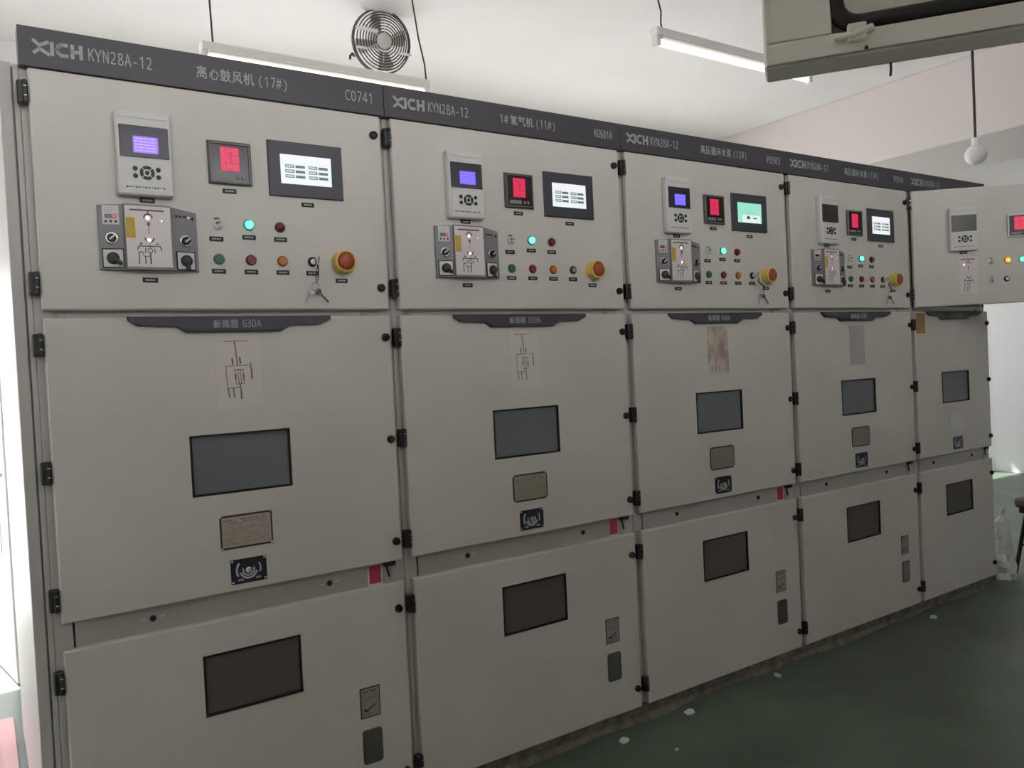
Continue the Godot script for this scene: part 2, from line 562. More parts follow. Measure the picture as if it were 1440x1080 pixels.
# ------------------------------------------------------------------ lettering
func G(ch: String) -> Array:
	match ch:
		"离": return [[5, 10, 5, 9], [0.8, 8.8, 9.2, 8.8], [3.3, 8, 6.7, 5.8], [6.7, 8, 3.3, 5.8], [2, 8, 2, 5.2, 8, 5.2, 8, 8], [1, 0.2, 1, 4.2, 9, 4.2, 9, 0.6, 8, 0.2], [5, 5, 3.4, 1.6, 6.6, 1.8], [6, 2.8, 7, 1.2]]
		"心": return [[1, 2, 2, 5.5], [3.3, 6.8, 3.3, 1.4, 4, 0.6, 7.2, 0.6, 7.8, 1.2, 7.8, 2.8], [4.8, 8.8, 5.8, 6.6], [7.8, 6.8, 9.4, 3.8]]
		"鼓": return [[0.2, 8.6, 5, 8.6], [2.6, 10, 2.6, 7.2], [0.6, 7.2, 4.6, 7.2], [0.9, 5.8, 4.3, 5.8, 4.3, 3.6, 0.9, 3.6, 0.9, 5.8], [1.5, 3, 1.9, 1.4], [3.8, 3, 3.3, 1.4], [0.2, 0.8, 5, 0.8], [5.4, 8, 9.8, 8], [7.6, 10, 7.6, 5.8], [5.8, 5.8, 9.2, 5.8, 7.8, 2.8, 5.4, 0.2], [6.2, 4.8, 7.6, 2.4, 9.9, 0.2]]
		"风": return [[2, 9.4, 2, 3.5, 0.6, 0.2], [2, 9.4, 8, 9.4, 8, 2.4, 9, 0.4, 9.8, 2], [6.4, 7.6, 3.4, 1.8], [3.6, 7.2, 6.8, 2]]
		"机": return [[0.2, 7.2, 4.4, 7.2], [2.4, 10, 2.4, 0], [2.2, 6.8, 0.3, 3], [2.6, 6, 4.2, 4.4], [5.4, 9, 5.4, 3.6, 4.2, 0.2], [5.4, 9, 8.2, 9, 8.2, 1, 9, 0.4, 9.8, 0.8, 9.8, 2.2]]
		"断": return [[0.6, 9, 0.6, 0.8, 5, 0.8], [2.8, 9.4, 2.8, 1.6], [1, 5.2, 4.8, 5.2], [1.4, 8.2, 2.1, 6.2], [4.2, 8.2, 3.4, 6.2], [2.6, 5, 1.2, 2.6], [3, 5, 4.4, 2.6], [9, 9.6, 6.2, 8.6, 6.2, 4, 5.2, 0.2], [6.2, 6, 9.8, 6], [8.2, 6, 8.2, 0]]
		"路": return [[0.6, 9.4, 4.2, 9.4, 4.2, 6.4, 0.6, 6.4, 0.6, 9.4], [2.4, 6.4, 2.4, 1.2], [2.4, 4, 4.4, 4], [0.9, 4.8, 0.9, 0.8], [0.2, 0.6, 4.6, 1.6], [6.6, 10, 5, 6.8], [6.2, 8.6, 9, 8.6, 7.4, 6, 4.8, 4], [6, 7.6, 9.8, 4], [5.8, 3.4, 9, 3.4, 9, 0.4, 5.8, 0.4, 5.8, 3.4]]
		"器": return [[0.8, 9.6, 4, 9.6, 4, 7, 0.8, 7, 0.8, 9.6], [6, 9.6, 9.2, 9.6, 9.2, 7, 6, 7, 6, 9.6], [0.4, 5.4, 9.6, 5.4], [5, 7, 5, 5.4, 0.6, 3.2], [5, 5.4, 9.4, 3.2], [0.8, 2.8, 4, 2.8, 4, 0.2, 0.8, 0.2, 0.8, 2.8], [6, 2.8, 9.2, 2.8, 9.2, 0.2, 6, 0.2, 6, 2.8]]
		"气": return [[2.6, 10, 0.6, 7], [2.2, 8.6, 9.2, 8.6], [2.4, 6.9, 8.4, 6.9], [1.2, 5.2, 7.4, 5.2, 7.6, 2, 8.8, 0.3, 9.8, 2]]
		"氧": return [[2.6, 10, 0.6, 7.4], [2.2, 8.8, 9.2, 8.8], [2.4, 7.4, 8.4, 7.4], [1.2, 6, 7.4, 6, 7.6, 2, 8.8, 0.3, 9.8, 2], [2.2, 4.6, 6.4, 4.6], [2.5, 3.1, 6.2, 3.1], [1.4, 1.6, 6.8, 1.6], [4.3, 5.2, 4.3, 0]]
		"高": return [[5, 10, 5, 9], [0.6, 8.8, 9.4, 8.8], [3, 7.8, 7, 7.8, 7, 6, 3, 6, 3, 7.8], [1, 0, 1, 5, 9, 5, 9, 0.4, 8, 0], [3.4, 3.6, 6.6, 3.6, 6.6, 1.4, 3.4, 1.4, 3.4, 3.6]]
		"压": return [[9.4, 9.4, 1.4, 9.4, 1.4, 4, 0.3, 0.2], [5.4, 8, 5.4, 0.8], [2.8, 5, 8.6, 5], [2, 0.6, 9.8, 0.6], [7, 3.4, 8, 2]]
		"循": return [[2.4, 10, 0.4, 7.8], [2.6, 7.2, 0.3, 4.6], [1.6, 5.8, 1.6, 0], [9.4, 9.8, 4, 9, 4, 4, 3, 0.2], [4, 7.4, 9.8, 7.4], [6.8, 9, 6.8, 6], [5.2, 6, 9, 6, 9, 0.2, 5.2, 0.2, 5.2, 6], [5.2, 4, 9, 4], [5.2, 2.1, 9, 2.1]]
		"环": return [[0.4, 8.8, 4, 8.8], [0.5, 5.4, 3.8, 5.4], [2.2, 8.8, 2.2, 1.8], [0.2, 1.2, 4.2, 2.2], [4.6, 8.8, 9.8, 8.8], [7.6, 8.8, 4.4, 3.6], [7, 6.4, 7, 0], [7.4, 5.8, 9.6, 3.4]]
		"水": return [[5, 10, 5, 0.6, 4, 0.2], [0.6, 7, 3.8, 7, 3, 4, 0.4, 1.4], [8.8, 8, 5.6, 5.4], [5.6, 6, 7, 3, 9.8, 1]]
		"泵": return [[0.8, 9.4, 9.2, 9.4], [4.6, 9.4, 1, 5.4], [3.2, 7.4, 8, 7.4, 8, 5.2, 3.2, 5.2, 3.2, 7.4], [5, 5, 5, 0], [1, 3.8, 4, 3.8, 1, 0.6], [8.4, 4.4, 6, 2.8], [5.6, 3, 9.4, 0.4]]
		"logo": return [[0.6, 9.3, 4, 6.3, 9, 9.2], [0.6, 0.8, 4, 3.9, 9.3, 0.6], [11.6, 9, 11.6, 0.8], [20.6, 8.9, 17.4, 9, 15.4, 7.4, 14.8, 5, 15.4, 2.6, 17.4, 1, 20.6, 1.1], [24.2, 9.3, 24.2, 0.7], [24.2, 5, 28.6, 5], [29.6, 6.3, 29.6, 0.7], [29.6, 8.4, 29.6, 9.4]]
	return []

# strokes of characters, left edge x, baseline y, character height h and width w
func strokes(b: MB, text: Array, x: float, y: float, h: float, w: float, gap: float, thick: float) -> void:
	for ch in text:
		for s in G(ch):
			var p := []
			for k in range(0, s.size(), 2):
				p.append(Vector2(x + s[k] * 0.1 * w, y + s[k + 1] * 0.1 * h))
			b.stroke(p, thick, 0.0, 0.0007)
		x += w + gap

# latin text with its left edge at x, its letters h tall and w wide in all
func latin(parent: Node3D, text: String, x: float, y: float, h: float, w: float, m: Material, xf: Transform3D, mono := true) -> void:
	var key := "text" + text
	if not C.has(key):
		var f := SystemFont.new()
		f.font_names = PackedStringArray(["Droid Sans Mono" if mono else "Droid Sans"])
		var t := TextMesh.new()
		t.font = f
		t.text = text
		t.font_size = 64
		t.pixel_size = 0.01
		t.depth = 0.02
		t.curve_step = 2.0
		C[key] = t
	var bb: AABB = C[key].get_aabb()
	var sc := Vector3(w / bb.size.x, h / bb.size.y, 0.04)
	var at := Vector3(x - bb.position.x * sc.x, y - bb.position.y * sc.y, 0.0004)
	put("lettering", C[key], m, parent, xf * Transform3D(Basis.from_scale(sc), at))

# ------------------------------------------------------------------ pieces of a cabinet
func quad(w: float, h: float) -> Mesh:
	var key := "quad_%.4f_%.4f" % [w, h]
	if not C.has(key):
		var q := QuadMesh.new()
		q.size = Vector2(w, h)
		C[key] = q
	return C[key]

func name_tag(root: Node3D, xf: Transform3D, x: float, y: float, w := 0.039) -> void:
	var t := put("name_tag", cached("tag", func(b: MB): b.box(Vector3(0, 0, 0.001), Vector3(0.039, 0.0135, 0.002), 0.0008)), M.black_plastic, root, xf * off(x, y))
	t.scale.x = w / 0.039
	put("lettering", cached("tag_text", func(b: MB):
		for k in 4:
			b.bx(-0.012 + k * 0.0062, -0.0072 + k * 0.0062, -0.002, 0.0022, 0.002, 0.0023)), M.lettering_grey, t)

func round_button(root: Node3D, called: String, xf: Transform3D, x: float, y: float, bezel: Material, cap: Material, dome := false) -> void:
	var o := put(called, cached("button_bezel", func(b: MB): b.lathe(Vector3.ZERO, [Vector2(0.0155, 0), Vector2(0.0155, 0.004), Vector2(0.0142, 0.0055), Vector2(0.0125, 0.0055), Vector2(0.0125, 0.003)], 22)), bezel, root, xf * off(x, y))
	if dome:
		put("lens", cached("lamp_lens", func(b: MB): b.lathe(Vector3.ZERO, [Vector2(0.0124, 0.002), Vector2(0.0122, 0.010), Vector2(0.0105, 0.0132), Vector2(0.006, 0.0148), Vector2(0, 0.0152)], 22, true)), cap, o)
	else:
		put("cap", cached("button_cap", func(b: MB): b.lathe(Vector3.ZERO, [Vector2(0.0122, 0.002), Vector2(0.0122, 0.0085), Vector2(0.011, 0.0098), Vector2(0, 0.0098)], 22)), cap, o)

func relay(root: Node3D, xf: Transform3D, x: float, y: float, screen: String) -> void:
	# x, y: centre of the case
	var o := put("protection_relay", cached("relay", func(b: MB):
		b.box(Vector3(0, 0, 0.014), Vector3(0.138, 0.224, 0.028), 0.004)
		b.box(Vector3(0, 0.099, 0.0285), Vector3(0.122, 0.014, 0.003), 0.001)
		b.box(Vector3(0, -0.059, 0.0282), Vector3(0.118, 0.088, 0.0012), 0.0005)), M.relay_white, root, xf * off(x, y))
	put("display_window", cached("relay_win", func(b: MB): b.box(Vector3(0, 0.030, 0.029), Vector3(0.122, 0.084, 0.003), 0.001)), M.relay_face if screen else M.screen_off, o)
	if screen:
		put("display_screen", quad(0.062, 0.044), M[screen], o, off(0.003, 0.022, 0.0308))
	put("keypad_ring", cached("key_ring", func(b: MB): b.lathe(Vector3(0.003, -0.052, 0.0285), [Vector2(0.0185, 0), Vector2(0.0185, 0.0022), Vector2(0.010, 0.0022), Vector2(0.010, 0)], 24)), M.black_plastic, o)
	put("keypad_mark", cached("key_marks", func(b: MB):
		for t in 4:
			var d := Vector2(cos(TAU * (t + 0.5) / 4), sin(TAU * (t + 0.5) / 4))
			b.stroke([Vector2(0.003, -0.052) + d * 0.0105, Vector2(0.003, -0.052) + d * 0.018], 0.002, 0.0306, 0.0312)), M.relay_white, o)
	put("key_centre", cached("key_c", func(b: MB): b.lathe(Vector3(0.003, -0.052, 0.0285), [Vector2(0.0058, 0), Vector2(0.0058, 0.003), Vector2(0, 0.003)], 16)), M.black_plastic, o)
	for p in [[-0.026, -0.042], [-0.026, -0.062], [0.031, -0.042], [0.031, -0.062]]:
		put("key", cached("key_s", func(b: MB): b.lathe(Vector3.ZERO, [Vector2(0.0062, 0), Vector2(0.0062, 0.0025), Vector2(0.005, 0.003), Vector2(0, 0.003)], 14)), M.black_plastic, o, off(p[0], p[1], 0.0285))
	put("lettering", cached("relay_text", func(b: MB):
		for k in 13:
			b.bx(-0.050 + k * 0.0076, -0.0448 + k * 0.0076, -0.0935 + 0.001 * (k % 3), -0.0895, 0.0288, 0.0291)), M.dark_plastic, o)
	name_tag(root, xf, x + 0.004, y - 0.1195)

func state_indicator(root: Node3D, xf: Transform3D, x: float, y: float) -> void:
	# x, y: left bottom corner of the case
	var t := xf * off(x, y)
	var o := put("state_indicator", cached("indicator", func(b: MB):
		# swept case: slanted wings left and right of a raised middle
		var prof := [Vector2(0, 0), Vector2(0, 0.010), Vector2(0.058, 0.022), Vector2(0.060, 0.030), Vector2(0.176, 0.030), Vector2(0.178, 0.022), Vector2(0.246, 0.010), Vector2(0.246, 0)]
		var hi := [0.169, 0.169, 0.172, 0.173, 0.173, 0.172, 0.161, 0.161]
		for k in range(prof.size() - 1):
			var a: Vector2 = prof[k]
			var c: Vector2 = prof[k + 1]
			var d := c - a
			b.face([Vector3(a.x, 0, a.y), Vector3(c.x, 0, c.y), Vector3(c.x, hi[k + 1], c.y), Vector3(a.x, hi[k], a.y)], Vector3(-d.y, 0, d.x).normalized())
			b.face([Vector3(a.x, hi[k], 0), Vector3(c.x, hi[k + 1], 0), Vector3(c.x, hi[k + 1], c.y), Vector3(a.x, hi[k], a.y)], Vector3(0, 1, 0))
			b.face([Vector3(a.x, 0, 0), Vector3(c.x, 0, 0), Vector3(c.x, 0, c.y), Vector3(a.x, 0, a.y)], Vector3(0, -1, 0))), M.grey_plastic, root, t)
	put("mimic_panel", quad(0.112, 0.162), M.mimic_print, o, off(0.118, 0.0875, 0.0304))
	put("signal_lamp", cached("led_big", func(b: MB): b.lathe(Vector3.ZERO, [Vector2(0.0055, 0), Vector2(0.005, 0.0012), Vector2(0, 0.0016)], 14)), M.led_white, o, off(0.117, 0.137, 0.0306))
	put("signal_lamp", C["led_big"], M.led_white, o, off(0.118, 0.078, 0.0306))
	put("signal_lamp", cached("led_small", func(b: MB): b.lathe(Vector3.ZERO, [Vector2(0.0026, 0), Vector2(0.0022, 0.001), Vector2(0, 0.0012)], 10)), M.led_white, o, off(0.152, 0.131, 0.0306))
	put("sticker", cached("yel", func(b: MB): b.bx(0, 0.022, 0, 0.054, 0, 0.0005)), M.sticker_yellow, o, off(0.063, 0.083, 0.0305))
	# left wing: slanted by about 12 degrees
	var lw := Transform3D(Basis(Vector3.UP, -atan2(0.012, 0.058)), Vector3(0, 0, 0.0102))
	put("setting_panel", quad(0.040, 0.050), M.setting_print, o, lw * off(0.030, 0.143, 0.0004))
	put("setting_display", cached("set_d", func(b: MB): b.box(Vector3(0.030, 0.140, 0.0008), Vector3(0.028, 0.011, 0.0012))), M.meter_face, o, lw)
	put("setting_digits_display", cached("set_g", func(b: MB):
		for k in 2:
			b.box(Vector3(0.036 + k * 0.005, 0.140, 0.0016), Vector3(0.0034, 0.007, 0.0004))), M.led_red, o, lw)
	for k in 3:
		put("setting_key", cached("set_k", func(b: MB): b.box(Vector3(0, 0, 0.001), Vector3(0.006, 0.0065, 0.002), 0.0008)), M.dark_plastic, o, lw * off(0.018 + k * 0.012, 0.126, 0.0003))
	var rw := Transform3D(Basis(Vector3.UP, atan2(0.012, 0.068)), Vector3(0.178, 0, 0.0222))
	for k in 5:
		put("test_jack", cached("jack", func(b: MB): b.lathe(Vector3.ZERO, [Vector2(0.0034, 0), Vector2(0.0034, 0.0018), Vector2(0.0018, 0.0018), Vector2(0.0018, 0.0004), Vector2(0, 0.0004)], 10)), M.chrome if k == 3 else M.black_plastic, o, rw * off(0.014 + k * 0.011, 0.148 - max(0, k - 2) * 0.002, 0.0))
	for side in [lw * off(0.030, 0.082), rw * off(0.036, 0.082)]:
		put("selector_knob", cached("sel", func(b: MB): b.lathe(Vector3.ZERO, [Vector2(0.0155, 0), Vector2(0.0155, 0.003), Vector2(0.0135, 0.004), Vector2(0.0120, 0.004), Vector2(0.0120, 0.0015), Vector2(0, 0.0015)], 22)), M.chrome, o, side)
		put("knob_cap", cached("sel_cap", func(b: MB): b.lathe(Vector3.ZERO, [Vector2(0.0112, 0.001), Vector2(0.0112, 0.010), Vector2(0.0095, 0.0115), Vector2(0, 0.0115)], 20)), M.black_plastic, o, side)
		put("knob_pointer", cached("sel_pt", func(b: MB): b.stroke([Vector2(-0.003, -0.003), Vector2(0.007, 0.0055)], 0.0042, 0.0115, 0.0124)), M.lettering_white, o, side)
	var nsw := 0
	for side in [lw * off(0.031, 0.029), rw * off(0.034, 0.027)]:
		put("switch_plate", cached("sw_plate", func(b: MB):
			b.box(Vector3(0, 0, 0.001), Vector3(0.048, 0.047, 0.002), 0.0006)
			b.box(Vector3(0, 0, 0.0015), Vector3(0.045, 0.044, 0.0025), 0.0006)), M.relay_white, o, side)
		put("switch_rim", cached("sw_rim", func(b: MB): b.holed(-0.026, 0.026, -0.0255, 0.0255, -0.0235, 0.0235, -0.023, 0.023, 0, 0.0032, 0.0006)), M.black_plastic, o, side)
		put("switch_handle", cached("sw_handle", func(b: MB):
			b.lathe(Vector3.ZERO, [Vector2(0.0155, 0.002), Vector2(0.0155, 0.009), Vector2(0.013, 0.014), Vector2(0.006, 0.016), Vector2(0, 0.016)], 20, true)
			b.box(Vector3(0.014, 0, 0.012), Vector3(0.026, 0.011, 0.014), 0.004)), M.dark_plastic, o, side * Transform3D(Basis(Vector3(0, 0, 1), -0.65 if nsw == 0 else -1.5), Vector3.ZERO))
		nsw += 1
	name_tag(root, xf, x + 0.120, y - 0.025)

func meter(root: Node3D, xf: Transform3D, x: float, y: float, white := false) -> void:
	var o := put("digital_meter", cached("meter", func(b: MB): b.holed(-0.060, 0.060, -0.0605, 0.0605, -0.052, 0.052, -0.052, 0.052, 0, 0.012, 0.003)), M.relay_white if white else M.meter_case, root, xf * off(x, y))
	put("meter_face", cached("meter_face", func(b: MB): b.box(Vector3(0, 0, 0.004), Vector3(0.105, 0.105, 0.008), 0.0)), M.meter_face, o)
	put("digit_display", quad(0.053, 0.068), M.display_red, o, off(0.000, 0.011, 0.0082))
	put("key_strip", cached("meter_keys", func(b: MB):
		b.box(Vector3(-0.018, -0.040, 0.0085), Vector3(0.050, 0.012, 0.001))
		for k in 2:
			b.box(Vector3(0.020 + k * 0.015, -0.040, 0.0095), Vector3(0.010, 0.010, 0.003), 0.001)), M.grey_plastic, o)

func touch_panel(root: Node3D, xf: Transform3D, x: float, y: float, screen: String) -> void:
	var o := put("touch_panel", cached("hmi", func(b: MB): b.holed(-0.1145, 0.1145, -0.0815, 0.0815, -0.079, 0.079, -0.0435, 0.0435, 0, 0.008, 0.002)), M.hmi_bezel, root, xf * off(x, y))
	put("screen", quad(0.157, 0.087), M[screen], o, off(0, 0, 0.0066))

func estop(root: Node3D, xf: Transform3D, x: float, y: float) -> void:
	var o := put("emergency_stop", cached("estop", func(b: MB): b.lathe(Vector3.ZERO, [Vector2(0.0345, 0), Vector2(0.0335, 0.030), Vector2(0.0335, 0.034), Vector2(0.0300, 0.037), Vector2(0.0275, 0.036), Vector2(0.0260, 0.026), Vector2(0, 0.026)], 30)), M.yellow_plastic, root, xf * off(x, y))
	put("mushroom_button", cached("estop_red", func(b: MB): b.lathe(Vector3.ZERO, [Vector2(0.014, 0.026), Vector2(0.0245, 0.032), Vector2(0.0255, 0.037), Vector2(0.023, 0.041), Vector2(0.012, 0.0435), Vector2(0, 0.044)], 28, true)), M.estop_red, o)

func key_switch(root: Node3D, xf: Transform3D, x: float, y: float) -> void:
	var o := put("key_switch", cached("keysw", func(b: MB): b.lathe(Vector3.ZERO, [Vector2(0.0145, 0), Vector2(0.0145, 0.004), Vector2(0.012, 0.006), Vector2(0.0085, 0.006), Vector2(0.0085, 0.003)], 20)), M.black_plastic, root, xf * off(x, y))
	put("cylinder", cached("keycyl", func(b: MB):
		b.lathe(Vector3.ZERO, [Vector2(0.0082, 0.002), Vector2(0.0082, 0.009), Vector2(0, 0.009)], 16)
		b.box(Vector3(0, 0, 0.0095), Vector3(0.0018, 0.010, 0.001))), M.chrome, o)

func lever_switch(root: Node3D, xf: Transform3D, x: float, y: float) -> void:
	var o := put("selector_switch", cached("lever", func(b: MB): b.lathe(Vector3.ZERO, [Vector2(0.0142, 0), Vector2(0.0142, 0.005), Vector2(0.012, 0.0065), Vector2(0, 0.0065)], 20)), M.relay_white, root, xf * off(x, y))
	put("handle", cached("lever_h", func(b: MB): b.box(Vector3(0.001, 0, 0.012), Vector3(0.009, 0.027, 0.012), 0.003)), M.relay_white, o)
	put("mark", cached("lever_m", func(b: MB):
		b.stroke([Vector2(-0.008, 0.016), Vector2(0.004, 0.0175)], 0.0036, 0, 0.0012)
		b.box(Vector3(-0.002, 0.002, 0.0135), Vector3(0.010, 0.002, 0.012))), M.black_plastic, o)

func hinge(door: Node3D, xf: Transform3D, y: float) -> void:
	var o := put("hinge", cached("hinge", func(b: MB):
		b.box(Vector3(0, 0, -0.008), Vector3(0.023, 0.058, 0.022), 0.003)
		b.box(Vector3(0.006, 0, 0.003), Vector3(0.012, 0.060, 0.010), 0.003)), M.hinge_black, door, xf * off(0.0045, y))
	for dy in [-0.011, 0.013]:  # small chrome bars put on as the bright glints of the hinge
		put("hinge_glint", cached("hinge_glint", func(b: MB): b.box(Vector3(0, 0, 0.0005), Vector3(0.007, 0.0032, 0.0016), 0.0006)), M.chrome, door, xf * off(0.0105, y + dy, 0.008))
	o.set_meta("label", "black plastic hinge")

func lock_knob(door: Node3D, xf: Transform3D, x: float, y: float) -> void:
	put("lock_knob", cached("lock", func(b: MB): b.lathe(Vector3.ZERO, [Vector2(0.0128, 0), Vector2(0.0128, 0.006), Vector2(0.0110, 0.012), Vector2(0.0075, 0.014), Vector2(0.0062, 0.0115), Vector2(0, 0.0115)], 18)), M.black_plastic, door, xf * off(x, y))

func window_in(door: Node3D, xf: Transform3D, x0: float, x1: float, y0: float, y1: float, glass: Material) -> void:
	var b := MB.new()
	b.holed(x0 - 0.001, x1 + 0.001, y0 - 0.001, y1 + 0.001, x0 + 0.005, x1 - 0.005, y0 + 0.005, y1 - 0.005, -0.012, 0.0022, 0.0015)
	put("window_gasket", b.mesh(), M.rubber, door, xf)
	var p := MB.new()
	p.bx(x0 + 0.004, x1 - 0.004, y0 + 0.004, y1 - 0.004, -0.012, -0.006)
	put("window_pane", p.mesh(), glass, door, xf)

func framed_plate(root: Node3D, called: String, xf: Transform3D, x0: float, x1: float, y0: float, y1: float, edge: Material, face_m: Material, screws := true) -> void:
	var w := x1 - x0
	var h := y1 - y0
	var b := MB.new()
	b.box(Vector3(0, 0, 0.001), Vector3(w, h, 0.002), 0.0006)
	var o := put(called, b.mesh(), edge, root, xf * off((x0 + x1) * 0.5, (y0 + y1) * 0.5))
	put("print", quad(w - 0.006, h - 0.006), face_m, o, off(0, 0, 0.0022))
	if screws:
		for sx in [-1, 1]:
			for sy in [-1, 1]:
				put("screw", cached("screw", func(c: MB): c.lathe(Vector3.ZERO, [Vector2(0.0042, 0), Vector2(0.0034, 0.0014), Vector2(0, 0.0018)], 10, true)), M.chrome, o, off(sx * (w * 0.5 - 0.005), sy * (h * 0.5 - 0.005), 0.0022))

func rounded(x0: float, x1: float, y0: float, y1: float, r: float) -> PackedVector2Array:
	var p := PackedVector2Array()
	for c in [[x1 - r, y1 - r, 0.0], [x0 + r, y1 - r, 0.5], [x0 + r, y0 + r, 1.0], [x1 - r, y0 + r, 1.5]]:
		for k in 5:
			var t: float = (c[2] + k * 0.125) * PI
			p.append(Vector2(c[0] + cos(t) * r, c[1] + sin(t) * r))
	return p

# ------------------------------------------------------------------ one cabinet
# o: {x, w, label, codes, relay, hmi, paper, keys, open}
func cabinet(o: Dictionary) -> Node3D:
	var w: float = o.w
	var root := thing("switchgear_cabinet", o.label, "cabinet", Vector3(o.x, 0, 0), 0.0, "switchgear cabinets in the row")
	var g := 0.018
	var xl := g
	var xr := w - g
	# carcass
	var b := MB.new()
	b.bx(0.001, 0.003, 0.05, 2.24, -DEPTH, FRAME_Z - 0.002)
	put("side_panel", b.mesh(), M.frame_paint, root)
	b = MB.new()
	b.bx(w - 0.003, w - 0.001, 0.05, 2.24, -DEPTH, FRAME_Z - 0.002)
	put("side_panel", b.mesh(), M.frame_paint, root)
	b = MB.new()
	b.bx(0.003, w - 0.003, 2.238, 2.241, -DEPTH, FRAME_Z)
	put("top_panel", b.mesh(), M.frame_paint, root)
	b = MB.new()
	b.bx(0.003, w - 0.003, 0.05, 2.238, -DEPTH, -DEPTH + 0.003)
	put("back_panel", b.mesh(), M.frame_paint, root)
	for yy in [0.052, 0.770, 1.605]:
		b = MB.new()
		b.bx(0.003, w - 0.003, yy, yy + 0.003, -DEPTH + 0.003, FRAME_Z - 0.004)
		put("shelf", b.mesh(), M.cabinet_inside, root)
	for yy in [[0.06, 0.765], [0.78, 1.60], [1.61, 2.235]]:
		b = MB.new()
		b.bx(0.02, w - 0.02, yy[0], yy[1], -0.42, -0.417)
		put("inner_partition", b.mesh(), M.cabinet_inside, root)
	# frame: posts, rails
	for side in [0, 1]:
		b = MB.new()
		if side == 0:
			b.bx(0.0008, 0.045, 0.05, 2.24, -0.07, FRAME_Z, 0.002)
		else:
			b.bx(w - 0.045, w - 0.0008, 0.05, 2.24, -0.07, FRAME_Z, 0.002)
		put("frame_post", b.mesh(), M.frame_paint, root)
	b = MB.new()
	b.bx(0.045, w - 0.045, 2.20, 2.24, -0.07, FRAME_Z - 0.001)
	put("frame_rail", b.mesh(), M.frame_paint, root)
	b = MB.new()
	b.bx(0.045, w - 0.045, 1.590, 1.622, -0.07, FRAME_Z - 0.001)
	var rail := put("frame_rail", b.mesh(), M.frame_paint, root)
	for xx in [0.055, w - 0.105]:
		var rb := MB.new()
		rb.bx(xx, xx + 0.006, 1.597, 1.612, FRAME_Z - 0.001, FRAME_Z + 0.004)
		rb.bx(xx + 0.016, xx + 0.024, 1.598, 1.611, FRAME_Z - 0.001, FRAME_Z + 0.003)
		put("latch_tab", rb.mesh(), M.strip_steel, rail)
	b = MB.new()
	b.bx(0.045, w - 0.045, 0.05, 0.075, -0.07, FRAME_Z - 0.001)
	put("frame_rail", b.mesh(), M.frame_paint, root)
	# dark strips that paint the gap shadow along the lock side of the doors
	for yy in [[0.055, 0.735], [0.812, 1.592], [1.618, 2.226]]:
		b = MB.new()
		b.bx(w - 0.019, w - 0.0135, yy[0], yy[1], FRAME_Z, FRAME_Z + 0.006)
		put("gap_shadow", b.mesh(), M.rubber, root)
	# middle strip between the two lower doors, with its screws and red mark
	b = MB.new()
	b.bx(0.049, w - 0.048, 0.722, 0.822, -0.04, FRAME_Z + 0.004, 0.001)
	var strip := put("middle_strip", b.mesh(), M.strip_steel, root)
	for fx in [0.237, 0.742]:
		put("strip_screw", cached("strip_screw", func(c: MB):
			c.lathe(Vector3.ZERO, [Vector2(0.0085, 0), Vector2(0.008, 0.004), Vector2(0.005, 0.005), Vector2(0.0045, 0.002), Vector2(0, 0.002)], 14)), M.hinge_black, strip, off(fx * w, 0.774, FRAME_Z + 0.004))
		put("screw_slot", cached("strip_slot", func(c: MB):
			c.box(Vector3(-0.022, -0.002, 0.0006), Vector3(0.012, 0.004, 0.0012), 0.0005)
			c.box(Vector3(0.024, 0.002, 0.0006), Vector3(0.014, 0.004, 0.0012), 0.0005)), M.relay_white, strip, off(fx * w, 0.774, FRAME_Z + 0.004))
	if o.get("mark", true):
		b = MB.new()
		b.bx(w - 0.130, w - 0.082, 0.738, 0.800, FRAME_Z + 0.004, FRAME_Z + 0.005)
		var lab := put("mark_label", b.mesh(), M.paper_white, strip)
		lab.set_meta("label", "pink warning mark")
		b = MB.new()
		b.bx(w - 0.126, w - 0.086, 0.744, 0.800, FRAME_Z + 0.005, FRAME_Z + 0.0056)
		put("red_mark", b.mesh(), M.pink_label, strip)
	b = MB.new()
	b.bx(w - 0.076, w - 0.050, 0.736, 0.806, FRAME_Z + 0.004, FRAME_Z + 0.008, 0.001)
	put("earth_slot_plate", b.mesh(), M.strip_steel, strip)
	b = MB.new()
	b.bx(w - 0.078, w - 0.040, 0.794, 0.808, FRAME_Z + 0.006, FRAME_Z + 0.022, 0.001)
	b.stroke([Vector2(w - 0.068, 0.794), Vector2(w - 0.060, 0.760)], 0.005, FRAME_Z + 0.008, FRAME_Z + 0.013)
	put("earth_slot_latch", b.mesh(), M.hinge_black, strip)
	# header
	b = MB.new()
	b.bx(0.0008, w - 0.0008, 2.231, 2.3325, -0.06, 0.0, 0.0015)
	var head := put("header_panel", b.mesh(), M.header_paint, root)
	b = MB.new()
	strokes(b, ["logo"], 0.034, 2.2655, 0.035, 0.0365, 0, 0.0085)
	put("maker_lettering", b.mesh(), M.lettering_grey, head, off(0, 0, 0.0))
	latin(head, "KYN28A-12", 0.159, 2.2665, 0.033, 0.154, M.lettering_grey, Transform3D.IDENTITY)
	if o.has("title"):
		b = MB.new()
		var tx: float = o.title_x
		strokes(b, o.title, tx, 2.266, 0.033, o.title_w, 0.004, 0.0032)
		put("title_lettering", b.mesh(), M.lettering_grey, head)
		var tl: float = tx + o.title.size() * (o.title_w + 0.004)
		latin(head, o.number, tl + 0.012, 2.262, 0.036, 0.082, M.lettering_grey, Transform3D.IDENTITY)
		if o.has("pre"):
			latin(head, o.pre, tx - 0.042, 2.2675, 0.029, 0.034, M.lettering_grey, Transform3D.IDENTITY)
		latin(head, o.code, 0.870, 2.2655, 0.032, 0.088, M.lettering_grey, Transform3D.IDENTITY)
	# upper (instrument) door
	var pan := Transform3D.IDENTITY
